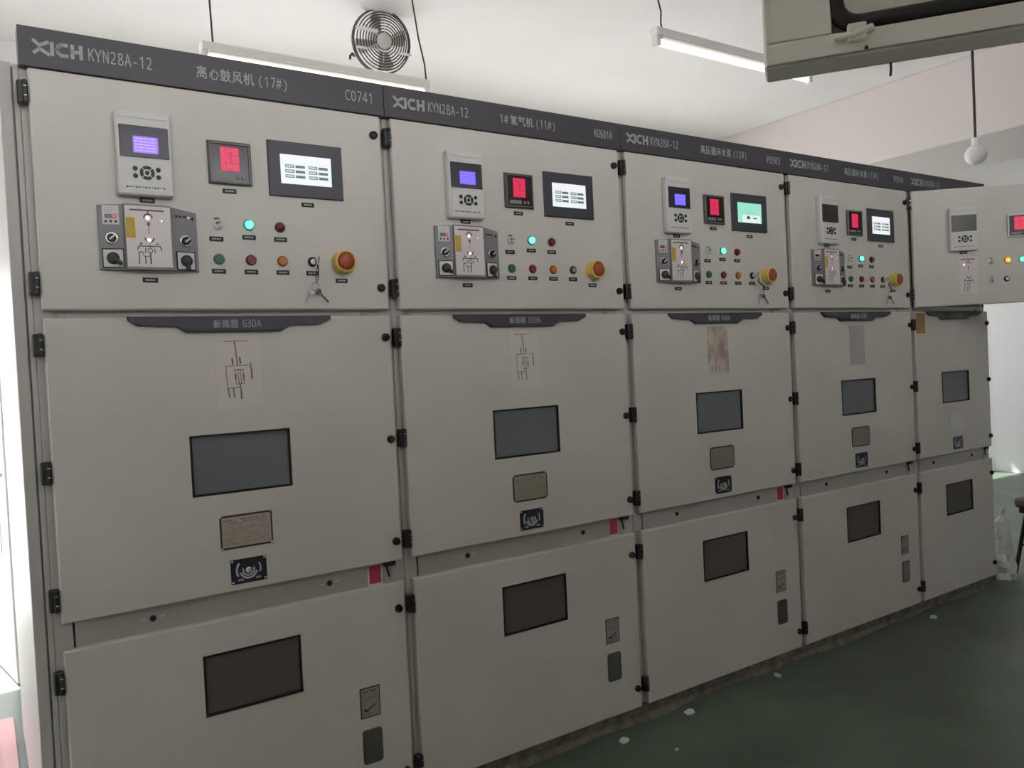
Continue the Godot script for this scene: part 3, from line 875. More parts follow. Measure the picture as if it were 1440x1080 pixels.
	if o.has("open"):
		pan = off(0.012, 0, 0) * Transform3D(Basis(Vector3.UP, -deg_to_rad(o.open)), Vector3.ZERO) * off(-0.012, 0, 0)
	b = MB.new()
	b.bx(xl, xr, 1.615, 2.228, -DOOR_T, 0, 0.004)
	var door := put("instrument_door", b.mesh(), M.cabinet_paint, root, pan)
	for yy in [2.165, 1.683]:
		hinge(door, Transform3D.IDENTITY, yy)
		lock_knob(door, Transform3D.IDENTITY, w - 0.044, yy)
	if o.has("open"):
		relay(root, pan, 0.266, 2.010, "")
		# bare mimic strip with lamps, no case
		var mp := put("mimic_strip", quad(0.090, 0.190), M.mimic_print, root, pan * off(0.292, 1.772, 0.0008))
		mp.scale = Vector3(1, 1, 1)
		put("signal_lamp", C["led_big"], M.led_white, mp, off(-0.022, 0.055, 0.0005))
		put("signal_lamp", C["led_small"], M.led_red, mp, off(0.014, 0.062, 0.0005))
		meter(root, pan, 0.548, 2.014, true)
		round_button(root, "indicator_lamp", pan, 0.486, 1.837, M.bezel_orange, M.lens_orange_on, true)
		round_button(root, "indicator_lamp", pan, 0.557, 1.837, M.bezel_green, M.lens_green_on, true)
		key_switch(root, pan, 0.479, 1.741)
		lever_switch(root, pan, 0.407, 1.834)
		lever_switch(root, pan, 0.407, 1.735)
		touch_panel(root, pan, 0.690, 2.030, "screen_menu") if w > 0.85 else null
	else:
		relay(root, pan, 0.277, 2.031, o.relay)
		state_indicator(root, pan, 0.157, 1.721)
		meter(root, pan, 0.505, 2.032)
		name_tag(root, pan, 0.501, 1.9535)
		touch_panel(root, pan, 0.7295, 2.0315, o.hmi)
		name_tag(root, pan, 0.730, 1.930)
		lever_switch(root, pan, 0.463, 1.857)
		name_tag(root, pan, 0.457, 1.8155)
		round_button(root, "indicator_lamp", pan, 0.550, 1.860, M.bezel_green, M.lens_green_on, true)
		name_tag(root, pan, 0.549, 1.824)
		round_button(root, "indicator_lamp", pan, 0.641, 1.858, M.bezel_red, M.lens_red_off, true)
		name_tag(root, pan, 0.641, 1.822)
		round_button(root, "push_button", pan, 0.461, 1.758, M.button_green, M.button_green)
		name_tag(root, pan, 0.459, 1.7245)
		round_button(root, "push_button", pan, 0.551, 1.758, M.bezel_red, M.button_red)
		name_tag(root, pan, 0.550, 1.7245)
		round_button(root, "push_button", pan, 0.643, 1.758, M.bezel_orange, M.button_orange)
		name_tag(root, pan, 0.643, 1.7245)
		key_switch(root, pan, 0.735, 1.759)
		name_tag(root, pan, 0.733, 1.7245)
		estop(root, pan, 0.830, 1.760)
		name_tag(root, pan, 0.825, 1.7035)
	# middle (breaker) door
	var k: float = w - 1.0 + 0.0
	var cx: float = 0.495 if w > 0.9 else 0.406        # middle of the door furniture
	b = MB.new()
	b.holed(xl, xr, 0.809, 1.5945, cx - 0.141, cx + 0.141, 1.093, 1.263, -DOOR_T, 0, 0.004)
	door = put("breaker_door", b.mesh(), M.cabinet_paint, root)
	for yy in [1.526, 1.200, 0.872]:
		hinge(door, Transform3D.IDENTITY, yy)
		lock_knob(door, Transform3D.IDENTITY, w - 0.038, yy)
	window_in(door, Transform3D.IDENTITY, cx - 0.141, cx + 0.141, 1.093, 1.263, M.grey_reflection_glass)
	b = MB.new()
	var hl := [Vector2(-0.284, 0.0455), Vector2(0.284, 0.0455), Vector2(0.284, 0.033), Vector2(0.249, 0.019), Vector2(0.159, 0.0175), Vector2(0.128, 0.0), Vector2(-0.134, 0.0), Vector2(-0.160, 0.0165), Vector2(-0.259, 0.021), Vector2(-0.281, 0.036)]
	b.prism(PackedVector2Array(hl), 0.0, 0.010)
	var hp := PackedVector2Array()
	for q in hl:
		hp.append(Vector2(q.x * 0.985, 0.0035 + q.y * 0.87))
	b.prism(hp, 0.010, 0.014)
	var ban := put("banner_handle", b.mesh(), M.header_paint, root, off(cx, 1.551))
	b = MB.new()
	strokes(b, ["断", "路", "器"], -0.062, 0.0125, 0.022, 0.020, 0.0035, 0.0024)
	put("lettering", b.mesh(), M.lettering_grey, ban, off(0, 0, 0.014))
	latin(ban, "630A", 0.018, 0.0125, 0.022, 0.054, M.lettering_grey, off(0, 0, 0.014), false)
	if o.has("paper"):
		b = MB.new()
		b.bx(-0.064, 0.064, -0.1035, 0.1035, 0.0002, 0.0009)
		var pp := put("diagram_sheet", b.mesh(), M.paper_white, root, Transform3D(Basis(Vector3(0, 0, 1), 0.012), Vector3(cx + 0.003, 1.437, 0)))
		put("print", quad(0.1275, 0.2065), M[o.paper], pp, off(0, 0, 0.0011))
	if o.has("film"):
		b = MB.new()
		b.bx(-0.061, 0.061, -0.0965, 0.0965, 0.0002, 0.0012)
		var fl := put("plastic_sleeve", b.mesh(), M.sleeve, root, off(cx, 1.433))
		fl.set_meta("label", "glossy empty plastic sleeve")
	if o.has("tape"):
		b = MB.new()
		b.bx(0.024, 0.112, 1.478, 1.588, 0.0002, 0.001)
		put("tape_patch", b.mesh(), M.tape_brown, root)
	b = MB.new()
	b.prism(rounded(cx - 0.0745, cx + 0.0745, 0.932, 1.029, 0.004 if o.plate == 0 else 0.014), 0, 0.002)
	var dp := put("data_plate", b.mesh(), M.dark_plastic if o.plate != 3 else M.paper_white, root)  # plate of the last cabinet is whitened to paint in window glare
	if o.plate != 3:
		put("print", quad(0.139, 0.086), M["data_plate_%d" % o.plate], dp, off(cx, 0.9805, 0.0022))
		if o.plate == 0:
			for s in [[-1, -1], [1, -1], [1, 1], [-1, 1]]:
				put("screw", cached("screw", func(c: MB): c.lathe(Vector3.ZERO, [Vector2(0.0042, 0), Vector2(0.0034, 0.0014), Vector2(0, 0.0018)], 10, true)), M.chrome, dp, off(cx + s[0] * 0.0715, 0.9805 + s[1] * 0.0455, 0.0018))
	framed_plate(root, "interlock_plate", Transform3D.IDENTITY, cx - 0.051, cx + 0.051, 0.829, 0.900, M.black_plastic, M.interlock_print)
	put("interlock_socket", cached("ilk", func(c: MB): c.lathe(Vector3.ZERO, [Vector2(0.010, 0.002), Vector2(0.010, 0.006), Vector2(0.008, 0.007), Vector2(0.005, 0.007), Vector2(0.005, 0.003), Vector2(0, 0.003)], 18)), M.chrome, root, off(cx - 0.001, 0.8645))
	# lower (cable) door
	b = MB.new()
	b.holed(xl, xr, 0.052, 0.738, cx - 0.139, cx + 0.139, 0.473, 0.644, -DOOR_T, 0, 0.004)
	door = put("cable_door", b.mesh(), M.cabinet_paint, root)
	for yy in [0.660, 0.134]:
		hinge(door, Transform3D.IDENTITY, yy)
		lock_knob(door, Transform3D.IDENTITY, w - 0.042, yy - 0.004)
	window_in(door, Transform3D.IDENTITY, cx - 0.139, cx + 0.139, 0.473, 0.644, M.dark_reflection_glass)
	if w > 0.9:
		framed_plate(root, "instruction_plate", Transform3D.IDENTITY, 0.811, 0.878, 0.336, 0.431, M.black_plastic, M.instruction_print, false)
		b = MB.new()
		b.prism(rounded(0.813, 0.879, 0.190, 0.298, 0.010), 0, 0.003)
		var cp := put("cover_plate", b.mesh(), M.meter_case, root)
		b = MB.new()
		b.prism(rounded(0.818, 0.874, 0.195, 0.293, 0.008), 0.003, 0.0042)
		put("cover_inset", b.mesh(), M.grey_plastic if o.x > 2.5 else M.meter_case, cp)
	return root

func key_bunch(at: Vector3, label: String, lean: float) -> void:
	var root := thing("key_bunch", label, "keys", at, 0.0, "keys hanging in the key switches")
	var b := MB.new()
	b.box(Vector3(0, 0, 0.018), Vector3(0.003, 0.011, 0.014), 0.001)
	b.box(Vector3(0.001, -0.002, 0.032), Vector3(0.004, 0.024, 0.020), 0.0015)
	put("inserted_key", b.mesh(), M.chrome, root)
	b = MB.new()
	b.tube([Vector3(0.010, 0.012, 0.034), Vector3(0.006, 0.000, 0.038), Vector3(0.003, -0.012, 0.036), Vector3(0.001, -0.030, 0.030), Vector3(0.000 + lean, -0.050, 0.022), Vector3(0.004 + lean, -0.066, 0.016), Vector3(0.008 + lean, -0.050, 0.022), Vector3(0.007, -0.028, 0.030), Vector3(0.004, -0.010, 0.036)], 0.0016, 6)
	put("cord", b.mesh(), M.wire_dark, root)
	b = MB.new()
	var ring := []
	for k in 14:
		ring.append(Vector3(0.000 + lean + cos(TAU * k / 14) * 0.012, -0.076 + sin(TAU * k / 14) * 0.013, 0.014))
	b.tube(ring, 0.0012, 5, true)
	put("key_ring", b.mesh(), M.chrome, root)
	for a in [[-0.5, 0.030], [0.75, 0.036]]:
		b = MB.new()
		b.lathe(Vector3(0, -0.006, -0.001), [Vector2(0.0, 0), Vector2(0.009, 0), Vector2(0.009, 0.002), Vector2(0, 0.002)], 14)
		b.box(Vector3(0, -0.014 - a[1] * 0.5, 0), Vector3(0.005, a[1], 0.002), 0.0006)
		put("key", b.mesh(), M.chrome if a[0] < 0 else M.fan_grey, root, Transform3D(Basis(Vector3(0, 0, 1), a[0]), Vector3(lean + (-0.006 if a[0] < 0 else 0.006), -0.086, 0.012)))

# ------------------------------------------------------------------ room
func wall_along_x(called: String, z0: float, z1: float, x0: float, x1: float, holes: Array, label: String) -> void:
	# holes: [x0, x1, y0, y1], in order of x
	var b := MB.new()
	var x := x0
	for h in holes:
		b.bx(x, h[0], 0, CEIL, z0, z1)
		if h[2] > 0.0:
			b.bx(h[0], h[1], 0, h[2], z0, z1)
		b.bx(h[0], h[1], h[3], CEIL, z0, z1)
		x = h[1]
	b.bx(x, x1, 0, CEIL, z0, z1)
	struct(called, b.mesh(), M.wall_plaster, label)

func wall_along_z(called: String, x0: float, x1: float, z0: float, z1: float, holes: Array, label: String) -> void:
	var b := MB.new()
	var z := z0
	for h in holes:
		b.bx(x0, x1, 0, CEIL, z, h[0])
		if h[2] > 0.0:
			b.bx(x0, x1, 0, h[2], h[0], h[1])
		b.bx(x0, x1, h[3], CEIL, h[0], h[1])
		z = h[1]
	b.bx(x0, x1, 0, CEIL, z, z1)
	struct(called, b.mesh(), M.wall_plaster, label)

func window(n: int, at: Vector3, turn: float, w: float, h: float) -> void:
	# origin: middle of the sill line; spans x, rises along y
	var b := MB.new()
	var t := 0.05
	b.bx(-w / 2, w / 2, 0, t, -0.03, 0.03, 0.003)
	b.bx(-w / 2, w / 2, h - t, h, -0.03, 0.03, 0.003)
	var cols := int(max(1, round(w / 0.9)))
	for k in cols + 1:
		var x: float = -w / 2 + t / 2 + (w - t) * k / cols
		b.bx(x - t / 2, x + t / 2, t, h - t, -0.03, 0.03, 0.003)
	var o := struct("window_%d" % n, b.mesh(), M.window_frame_white, "white framed window with clear panes", at)
	o.rotation.y = turn
	for k in cols:
		var x0: float = -w / 2 + t + (w - t) * k / cols
		var x1: float = -w / 2 + (w - t) * (k + 1) / cols
		var p := MB.new()
		p.bx(x0, x1, t, h - t, -0.003, 0.003)
		put("pane", p.mesh(), M.clear_glass, o)

func tube_lamp(at: Vector3, l: float, label: String, wires: Array) -> void:
	var root := thing("tube_lamp", label, "lamp", at, 0.0, "tube lamps hanging from the ceiling")
	var b := MB.new()
	b.bx(0, l, 0.030, 0.072, -0.028, 0.028, 0.006)
	put("housing", b.mesh(), M.lamp_white, root)
	b = MB.new()
	b.bx(0.03, l - 0.03, 0.016, 0.030, -0.046, 0.046, 0.004)
	put("reflector", b.mesh(), M.lamp_white, root)
	b = MB.new()
	b.tube([Vector3(0.03, 0.0, 0), Vector3(l - 0.03, 0.0, 0)], 0.013, 12)
	put("tube", b.mesh(), M.tube_glass, root)
	for x in [0.0, l - 0.028]:
		b = MB.new()
		b.bx(x, x + 0.028, -0.016, 0.032, -0.020, 0.020, 0.003)
		put("lamp_holder", b.mesh(), M.lamp_white, root)
	var light := AreaLight3D.new()
	light.name = "tube_light"
	root.add_child(light)
	light.position = Vector3(l * 0.5, -0.018, 0)
	light.rotation.x = -PI / 2
	light.area_size = Vector2(l - 0.06, 0.026)
	light.area_normalize_energy = true
	light.light_energy = 0.12
	light.light_color = Color(1.0, 0.98, 0.95)
	light.area_range = 14.0
	light.area_attenuation = 2.0
	light.shadow_enabled = true
	for wv in wires:
		b = MB.new()
		var p := []
		for q in wv:
			p.append(q)
		b.tube(p, 0.0045, 6)
		put("hanging_wire", b.mesh(), M.wire_dark, root)

func ceiling_fan(at: Vector3) -> void:
	# caged fan on a ceiling yoke, its face turned into the room and a little down
	var root := thing("caged_fan", "round caged fan with dark wire rings hung below the white ceiling", "fan", at)
	var face := Transform3D(Basis(Vector3.UP, -0.06) * Basis(Vector3.RIGHT, 0.20), Vector3.ZERO)
	var b := MB.new()
	for k in 9:
		var r := 0.050 + k * 0.0155
		var z := 0.052 - pow(max(0.0, (r - 0.10) / 0.08), 2.0) * 0.034
		var ring := []
		for s in 36:
			ring.append(face * Vector3(cos(TAU * s / 36) * r, sin(TAU * s / 36) * r, z))
		b.tube(ring, 0.0040, 5, true)
	put("cage", b.mesh(), M.fan_grey, root)
	b = MB.new()
	for s in 6:
		var d := Vector3(cos(TAU * s / 6 + 0.5), sin(TAU * s / 6 + 0.5), 0)
		b.tube([face * (d * 0.045 + Vector3(0, 0, 0.055)), face * (d * 0.11 + Vector3(0, 0, 0.055)), face * (d * 0.176 + Vector3(0, 0, 0.020)), face * (d * 0.178 + Vector3(0, 0, -0.03))], 0.0030, 5)
	put("cage_spokes", b.mesh(), M.fan_white, root)
	b = MB.new()
	b.xf = face
	b.bx(-0.176, -0.040, 0.036, 0.056, 0.056, 0.060, 0.001)
	b.bx(-0.170, 0.172, -0.062, -0.048, 0.050, 0.054, 0.001)
	put("pale_bar", b.mesh(), M.lamp_white, root)  # two pale bars laid over the front of the cage
	b = MB.new()
	b.xf = face
	b.lathe(Vector3.ZERO, [Vector2(0.177, -0.004), Vector2(0.181, 0.000), Vector2(0.181, 0.012), Vector2(0.177, 0.016), Vector2(0.173, 0.012), Vector2(0.173, 0.000), Vector2(0.177, -0.004)], 36)
	put("cage_rim", b.mesh(), M.fan_grey, root)
	b = MB.new()
	b.xf = face
	b.lathe(Vector3.ZERO, [Vector2(0.0, 0.060), Vector2(0.034, 0.059), Vector2(0.046, 0.054), Vector2(0.046, 0.050)], 24, true)
	put("badge", b.mesh(), M.fan_white, root)
	for s in 4:
		b = MB.new()
		b.xf = face * Transform3D(Basis(Vector3(0, 0, 1), TAU * s / 4 + 0.3), Vector3.ZERO) * Transform3D(Basis(Vector3.RIGHT, 0.5), Vector3.ZERO)
		b.prism(PackedVector2Array([Vector2(0.03, -0.018), Vector2(0.14, -0.052), Vector2(0.163, 0.0), Vector2(0.14, 0.046), Vector2(0.03, 0.018)]), -0.002, 0.002)
		put("blade", b.mesh(), M.fan_blade, root)
	b = MB.new()
	b.xf = face
	b.lathe(Vector3.ZERO, [Vector2(0.0, 0.030), Vector2(0.036, 0.028), Vector2(0.040, 0.010), Vector2(0.058, -0.03), Vector2(0.062, -0.09), Vector2(0.050, -0.13), Vector2(0, -0.14)], 22, true)
	put("motor", b.mesh(), M.fan_white, root)
	b = MB.new()
	b.tube([Vector3(0, -0.0, -0.10), Vector3(0, 0.09, -0.12), Vector3(0, CEIL - at.y, -0.12)], 0.013, 10)
	put("hanger", b.mesh(), M.fan_white, root)
	b = MB.new()
	b.tube([face * Vector3(-0.155, -0.095, -0.02), Vector3(-0.185, -0.095, 0.0), Vector3(-0.196, -0.112, 0.02), Vector3(-0.206, -0.118, 0.02), Vector3(-0.208, -0.140, 0.02)], 0.0065, 6)
	put("pull_cord", b.mesh(), M.wire_dark, root)

func _ready() -> void:
	rng.seed = 7
	# ---------------------------------------------------------------- camera
	var cam := Camera3D.new()
	cam.name = "camera"
	add_child(cam)
	cam.transform = Transform3D(Basis(Vector3.UP, -0.5883) * Basis(Vector3.RIGHT, -0.0233) * Basis(Vector3(0, 0, 1), -0.0492), Vector3(-0.137, 1.4172, 2.3619))
	cam.fov = rad_to_deg(2.0 * atan(540.0 / 1133.76))
	cam.near = 0.02
	cam.far = 200.0
	cam.current = true
	# ---------------------------------------------------------------- sky, sun, exposure
	var we := WorldEnvironment.new()
	we.name = "environment"
	var env := Environment.new()
	env.background_mode = Environment.BG_SKY
	var sky := Sky.new()
	var sm := ProceduralSkyMaterial.new()
	sm.sky_top_color = Color(0.77, 0.785, 0.82)
	sm.sky_horizon_color = Color(0.93, 0.92, 0.91)
	sm.ground_horizon_color = Color(0.78, 0.78, 0.78)
	sm.ground_bottom_color = Color(0.60, 0.60, 0.59)
	sm.sky_energy_multiplier = 1.8
	sm.ground_energy_multiplier = 1.0
	sky.sky_material = sm
	env.sky = sky
	env.ambient_light_source = Environment.AMBIENT_SOURCE_DISABLED
	env.tonemap_mode = Environment.TONE_MAPPER_LINEAR
	env.tonemap_exposure = 2.4
	env.sdfgi_enabled = true
	env.ssao_enabled = true
	env.ssil_enabled = true
	we.environment = env
	add_child(we)
	var sun := DirectionalLight3D.new()
	sun.name = "sun"
	add_child(sun)
	sun.look_at_from_position(Vector3.ZERO, Vector3(0.28, -0.82, 0.55), Vector3.UP)
	sun.light_energy = 2.8
	sun.light_color = Color(1.0, 0.975, 0.955)
	sun.light_angular_distance = 0.8
	sun.shadow_enabled = true
	make_materials()
	var slv := mat("sleeve", Color(0.86, 0.85, 0.84, 0.45), 0.12)
	slv.transparency = BaseMaterial3D.TRANSPARENCY_ALPHA

	# ---------------------------------------------------------------- room
	var RX0 := -2.6
	var RX1 := 9.1
	var RZ0 := -3.3
	var RZ1 := 4.5
	var b := MB.new()
	b.bx(RX0 - 0.24, RX1 + 0.24, -0.12, 0.0, RZ0 - 0.24, RZ1 + 0.24)
	struct("floor", b.mesh(), M.floor_epoxy, "dark green painted floor with a dull shine")
	b = MB.new()
	b.bx(RX0 - 0.24, RX1 + 0.24, CEIL, CEIL + 0.15, RZ0 - 0.24, RZ1 + 0.24)
	struct("ceiling", b.mesh(), M.ceiling_plaster, "plain white plastered ceiling")
	wall_along_x("wall_back", RZ0 - 0.24, RZ0, RX0 - 0.24, RX1 + 0.24, [[-1.12, -0.20, 0.0, 2.12], [0.7, 2.5, 0.9, 2.5], [3.1, 5.7, 0.9, 2.5], [7.15, 8.35, 0.9, 2.6]], "white wall with windows behind the cabinets")
	wall_along_z("wall_left", RX0 - 0.24, RX0, RZ0, RZ1, [[-2.7, -0.6, 0.9, 2.9]], "white wall with windows at the end of the aisle")
	wall_along_z("wall_right", RX1, RX1 + 0.24, RZ0, RZ1, [], "plain white end wall")
	wall_along_x("wall_front", RZ1, RZ1 + 0.24, RX0 - 0.24, RX1 + 0.24, [[-2.4, -0.7, 2.3, 3.38], [-0.4, 2.8, 2.3, 3.38], [3.4, 3.9, 2.3, 3.35]], "plain white wall behind the opposite row")
	window(1, Vector3(1.6, 0.9, RZ0 - 0.12), 0, 1.8, 1.6)
	window(2, Vector3(4.4, 0.9, RZ0 - 0.12), 0, 2.6, 1.6)
	window(3, Vector3(RX0 - 0.12, 0.9, -1.65), PI / 2, 2.1, 2.0)
	window(4, Vector3(-1.55, 2.3, RZ1 + 0.12), PI, 1.7, 1.08)
	window(5, Vector3(1.2, 2.3, RZ1 + 0.12), PI, 3.2, 1.08)
	window(6, Vector3(3.65, 2.3, RZ1 + 0.12), PI, 0.5, 1.05)
	window(7, Vector3(7.75, 0.9, RZ0 - 0.12), 0, 1.2, 1.7)
	b = MB.new()
	b.bx(6.0, 7.1, 2.905, CEIL, RZ0, RZ1, 0.006)
	struct("trim_1", b.mesh(), M.beam_plaster, "deep plastered beam crossing under the white ceiling")
	b = MB.new()
	b.bx(-30, 40, -0.35, -0.25, -40, 30)
	struct("ground", b.mesh(), M.yard_concrete, "pale concrete yard outside the windows")
	# open back door
	b = MB.new()
	b.bx(0, 0.90, 0.01, 2.09, -0.02, 0.02, 0.003)
	var dl := struct("door_1", b.mesh(), M.door_white, "white door leaf standing open beside the cabinet end", Vector3(-0.166, 0, -3.06))
	dl.rotation.y = -atan2(0.986, 0.165)
	b = MB.new()
	b.bx(0.62, 0.74, 0.62, 0.80, 0.02, 0.023)
	b.bx(0.62, 0.74, 0.62, 0.80, -0.023, -0.02)
	put("notice_plate", b.mesh(), M.strip_steel, dl)
	for zz in [-1, 1]:
		b = MB.new()
		b.bx(0.82, 0.84, 1.0, 1.02, zz * 0.035 - 0.015, zz * 0.035 + 0.015, 0.003)
		b.bx(0.72, 0.84, 1.0, 1.02, zz * 0.055 - 0.008, zz * 0.055 + 0.008, 0.003)
		put("handle", b.mesh(), M.chrome, dl)
	# base channel under the row with crumbly cement along its foot
	b = MB.new()
	b.bx(0.0, 4.8, 0.0, 0.050, -DEPTH, -0.010, 0.002)
	var base := struct("trim_2", b.mesh(), M.cement, "dusty base channel under the cabinet row")
	b = MB.new()
	var prev := 0.0
	rng.seed = 91
	var x := 0.0
	while x < 4.8:
		var nx: float = min(4.8, x + 0.05)
		var r: float = max(0.004, 0.016 + 0.020 * sin(x * 3.1 + 1.0) * sin(x * 7.3) + rng.randf_range(-0.006, 0.008))
		b.face([Vector3(x, 0.016, -0.010), Vector3(nx, 0.016, -0.010), Vector3(nx, 0.001, -0.010 + r), Vector3(x, 0.001, -0.010 + prev)], Vector3(0, 0.8, 0.6))
		prev = r
		x = nx
	put("cement_seam", b.mesh(), M.cement, base)
	# end panel of the row
	b = MB.new()
	b.bx(-0.044, -0.0165, 0.03, 2.245, -DEPTH, FRAME_Z, 0.002)
	b.bx(-0.0165, -0.0125, 0.05, 2.24, -DEPTH, FRAME_Z - 0.018)
	b.bx(-0.0125, 0.0, 0.05, 2.24, -DEPTH, FRAME_Z, 0.001)
	var ep := thing("end_panel", "narrow grey steel end panel closing the row beside the seventeen header", "panel", Vector3.ZERO)
	put("sheet", b.mesh(), M.frame_paint, ep)

	# ---------------------------------------------------------------- the five cabinets
	cabinet({"x": 0.0, "w": 1.0, "label": "pale grey switchgear cabinet whose header ends in C0741, at the row's end panel", "title": ["离", "心", "鼓", "风", "机"], "title_x": 0.429, "title_w": 0.0285, "number": "(17#)", "code": "C0741", "relay": "display_violet_0", "hmi": "screen_menu", "paper": "diagram_sheet_0", "plate": 0})
	cabinet({"x": 1.0, "w": 1.0, "label": "pale grey switchgear cabinet whose header ends in K0601A", "title": ["氧", "气", "机"], "pre": "1#", "title_x": 0.486, "title_w": 0.030, "number": "(11#)", "code": "K0601A", "relay": "display_violet_1", "hmi": "screen_menu", "paper": "diagram_sheet_1", "plate": 1})
	cabinet({"x": 2.0, "w": 1.0, "label": "pale grey switchgear cabinet with teal touch screen and a brown stained sheet", "title": ["高", "压", "循", "环", "水", "泵"], "title_x": 0.445, "title_w": 0.028, "number": "(12#)", "code": "P0503", "relay": "display_violet_1", "hmi": "screen_teal", "paper": "stained_sheet", "plate": 2})
	cabinet({"x": 3.0, "w": 1.0, "label": "pale grey switchgear cabinet with dark relay display and glossy empty sleeve", "title": ["高", "压", "循", "环", "水", "泵"], "title_x": 0.445, "title_w": 0.028, "number": "(13#)", "code": "P0504", "relay": "", "hmi": "screen_menu", "film": true, "plate": 2, "mark": false})
	cabinet({"x": 4.0, "w": 0.8, "label": "narrower pale grey switchgear cabinet with its instrument door swung open", "open": 40.0, "tape": true, "plate": 3, "mark": false})
	key_bunch(Vector3(0.735, 1.759, 0.0), "small bunch of keys on a dark cord, in the cabinet ending C0741", 0.0)
	key_bunch(Vector3(2.735, 1.759, 0.0), "small bunch of keys under the emergency stop beside the teal touch screen", 0.05)
	key_bunch(Vector3(3.735, 1.759, 0.0), "small bunch of keys in the cabinet with the dark relay display", 0.035)

	# ---------------------------------------------------------------- under the ceiling
	tube_lamp(Vector3(0.835, 2.940, -1.6), 1.21, "white tube lamp hanging below the caged fan", [[Vector3(0.06, 0.072, 0), Vector3(0.055, 0.30, 0), Vector3(0.05, CEIL - 2.940, 0)], [Vector3(1.20, 0.072, 0), Vector3(1.195, 0.16, 0), Vector3(1.165, 0.30, 0), Vector3(1.13, CEIL - 2.940, 0)]])
	tube_lamp(Vector3(2.70, 2.950, -0.5), 1.21, "white tube lamp hanging between the caged fan and the beam", [[Vector3(0.06, 0.072, 0), Vector3(0.05, 0.10, 0), Vector3(0.055, 0.16, 0), Vector3(0.03, 0.24, 0), Vector3(0.035, CEIL - 2.950, 0)], [Vector3(1.16, 0.072, 0), Vector3(1.15, CEIL - 2.950, 0)]])
	ceiling_fan(Vector3(1.955, 3.345, -1.98))
	# pendant in front of the beam
	var pd := thing("pendant_lamp", "white ball standing in for a bright spot, hanging on a dark rod in front of the beam", "lamp", Vector3(5.2, 2.60, -0.235))
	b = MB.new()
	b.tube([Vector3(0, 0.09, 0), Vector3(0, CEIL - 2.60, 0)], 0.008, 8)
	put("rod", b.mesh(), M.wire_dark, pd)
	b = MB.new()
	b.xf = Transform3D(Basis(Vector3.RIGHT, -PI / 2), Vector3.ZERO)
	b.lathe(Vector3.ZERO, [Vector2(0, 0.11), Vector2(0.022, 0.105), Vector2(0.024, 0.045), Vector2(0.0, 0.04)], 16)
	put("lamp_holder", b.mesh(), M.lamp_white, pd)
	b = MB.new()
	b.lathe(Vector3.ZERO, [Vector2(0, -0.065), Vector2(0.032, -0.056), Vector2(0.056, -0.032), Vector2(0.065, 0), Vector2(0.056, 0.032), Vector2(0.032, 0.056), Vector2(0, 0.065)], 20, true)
	put("highlight_ball", b.mesh(), M.lamp_white, pd)  # white ball put in for a diffuse highlight under the beam

	opposite_row()
	far_corner()
	floor_bits()

# ------------------------------------------------------------------ the opposite row and its open door
func opposite_row() -> void:
	# built facing the aisle: local +z points to world -z
	for k in 4:
		var lab: String = ["plain grey cabinet of the facing row, on the lock side of the open one", "grey cabinet of the facing row with its upper door wide open", "plain grey cabinet of the facing row, on the hinge side of the open one", "plain grey cabinet of the facing row, second from the open one"][k]
		var root := thing("facing_cabinet", lab, "cabinet", Vector3(-0.05 + k * 1.0, 0, 2.79), PI, "cabinets of the facing row")
		var b := MB.new()
		b.bx(0.001, 0.999, 0.0, 1.600, -DEPTH, FRAME_Z)
		b.bx(0.001, 0.999, 1.600, 2.24, -DEPTH, -0.30)
		b.bx(0.001, 0.02, 1.600, 2.24, -0.30, FRAME_Z)
		b.bx(0.98, 0.999, 1.600, 2.24, -0.30, FRAME_Z)
		b.bx(0.02, 0.98, 2.22, 2.24, -0.30, FRAME_Z)
		put("body", b.mesh(), M.cabinet_paint, root)
		b = MB.new()
		b.bx(0.001, 0.999, 2.241, 2.3325, -0.06, 0.0, 0.0015)
		put("header_panel", b.mesh(), M.header_paint, root)
		for d in [[0.052, 0.738, "cable_door"], [0.809, 1.5945, "breaker_door"]]:
			b = MB.new()
			b.bx(0.018, 0.982, d[0], d[1], -DOOR_T, 0, 0.004)
			put(d[2], b.mesh(), M.cabinet_paint, root)
			b = MB.new()
			b.bx(0.355, 0.637, d[1] - 0.33, d[1] - 0.16, 0, 0.002)
			put("window_pane", b.mesh(), M.screen_off, root)
		if k != 1:
			b = MB.new()
			b.bx(0.018, 0.982, 1.615, 2.228, -DOOR_T, 0, 0.004)
			put("instrument_door", b.mesh(), M.cabinet_paint, root)
			continue
		open_door(root)

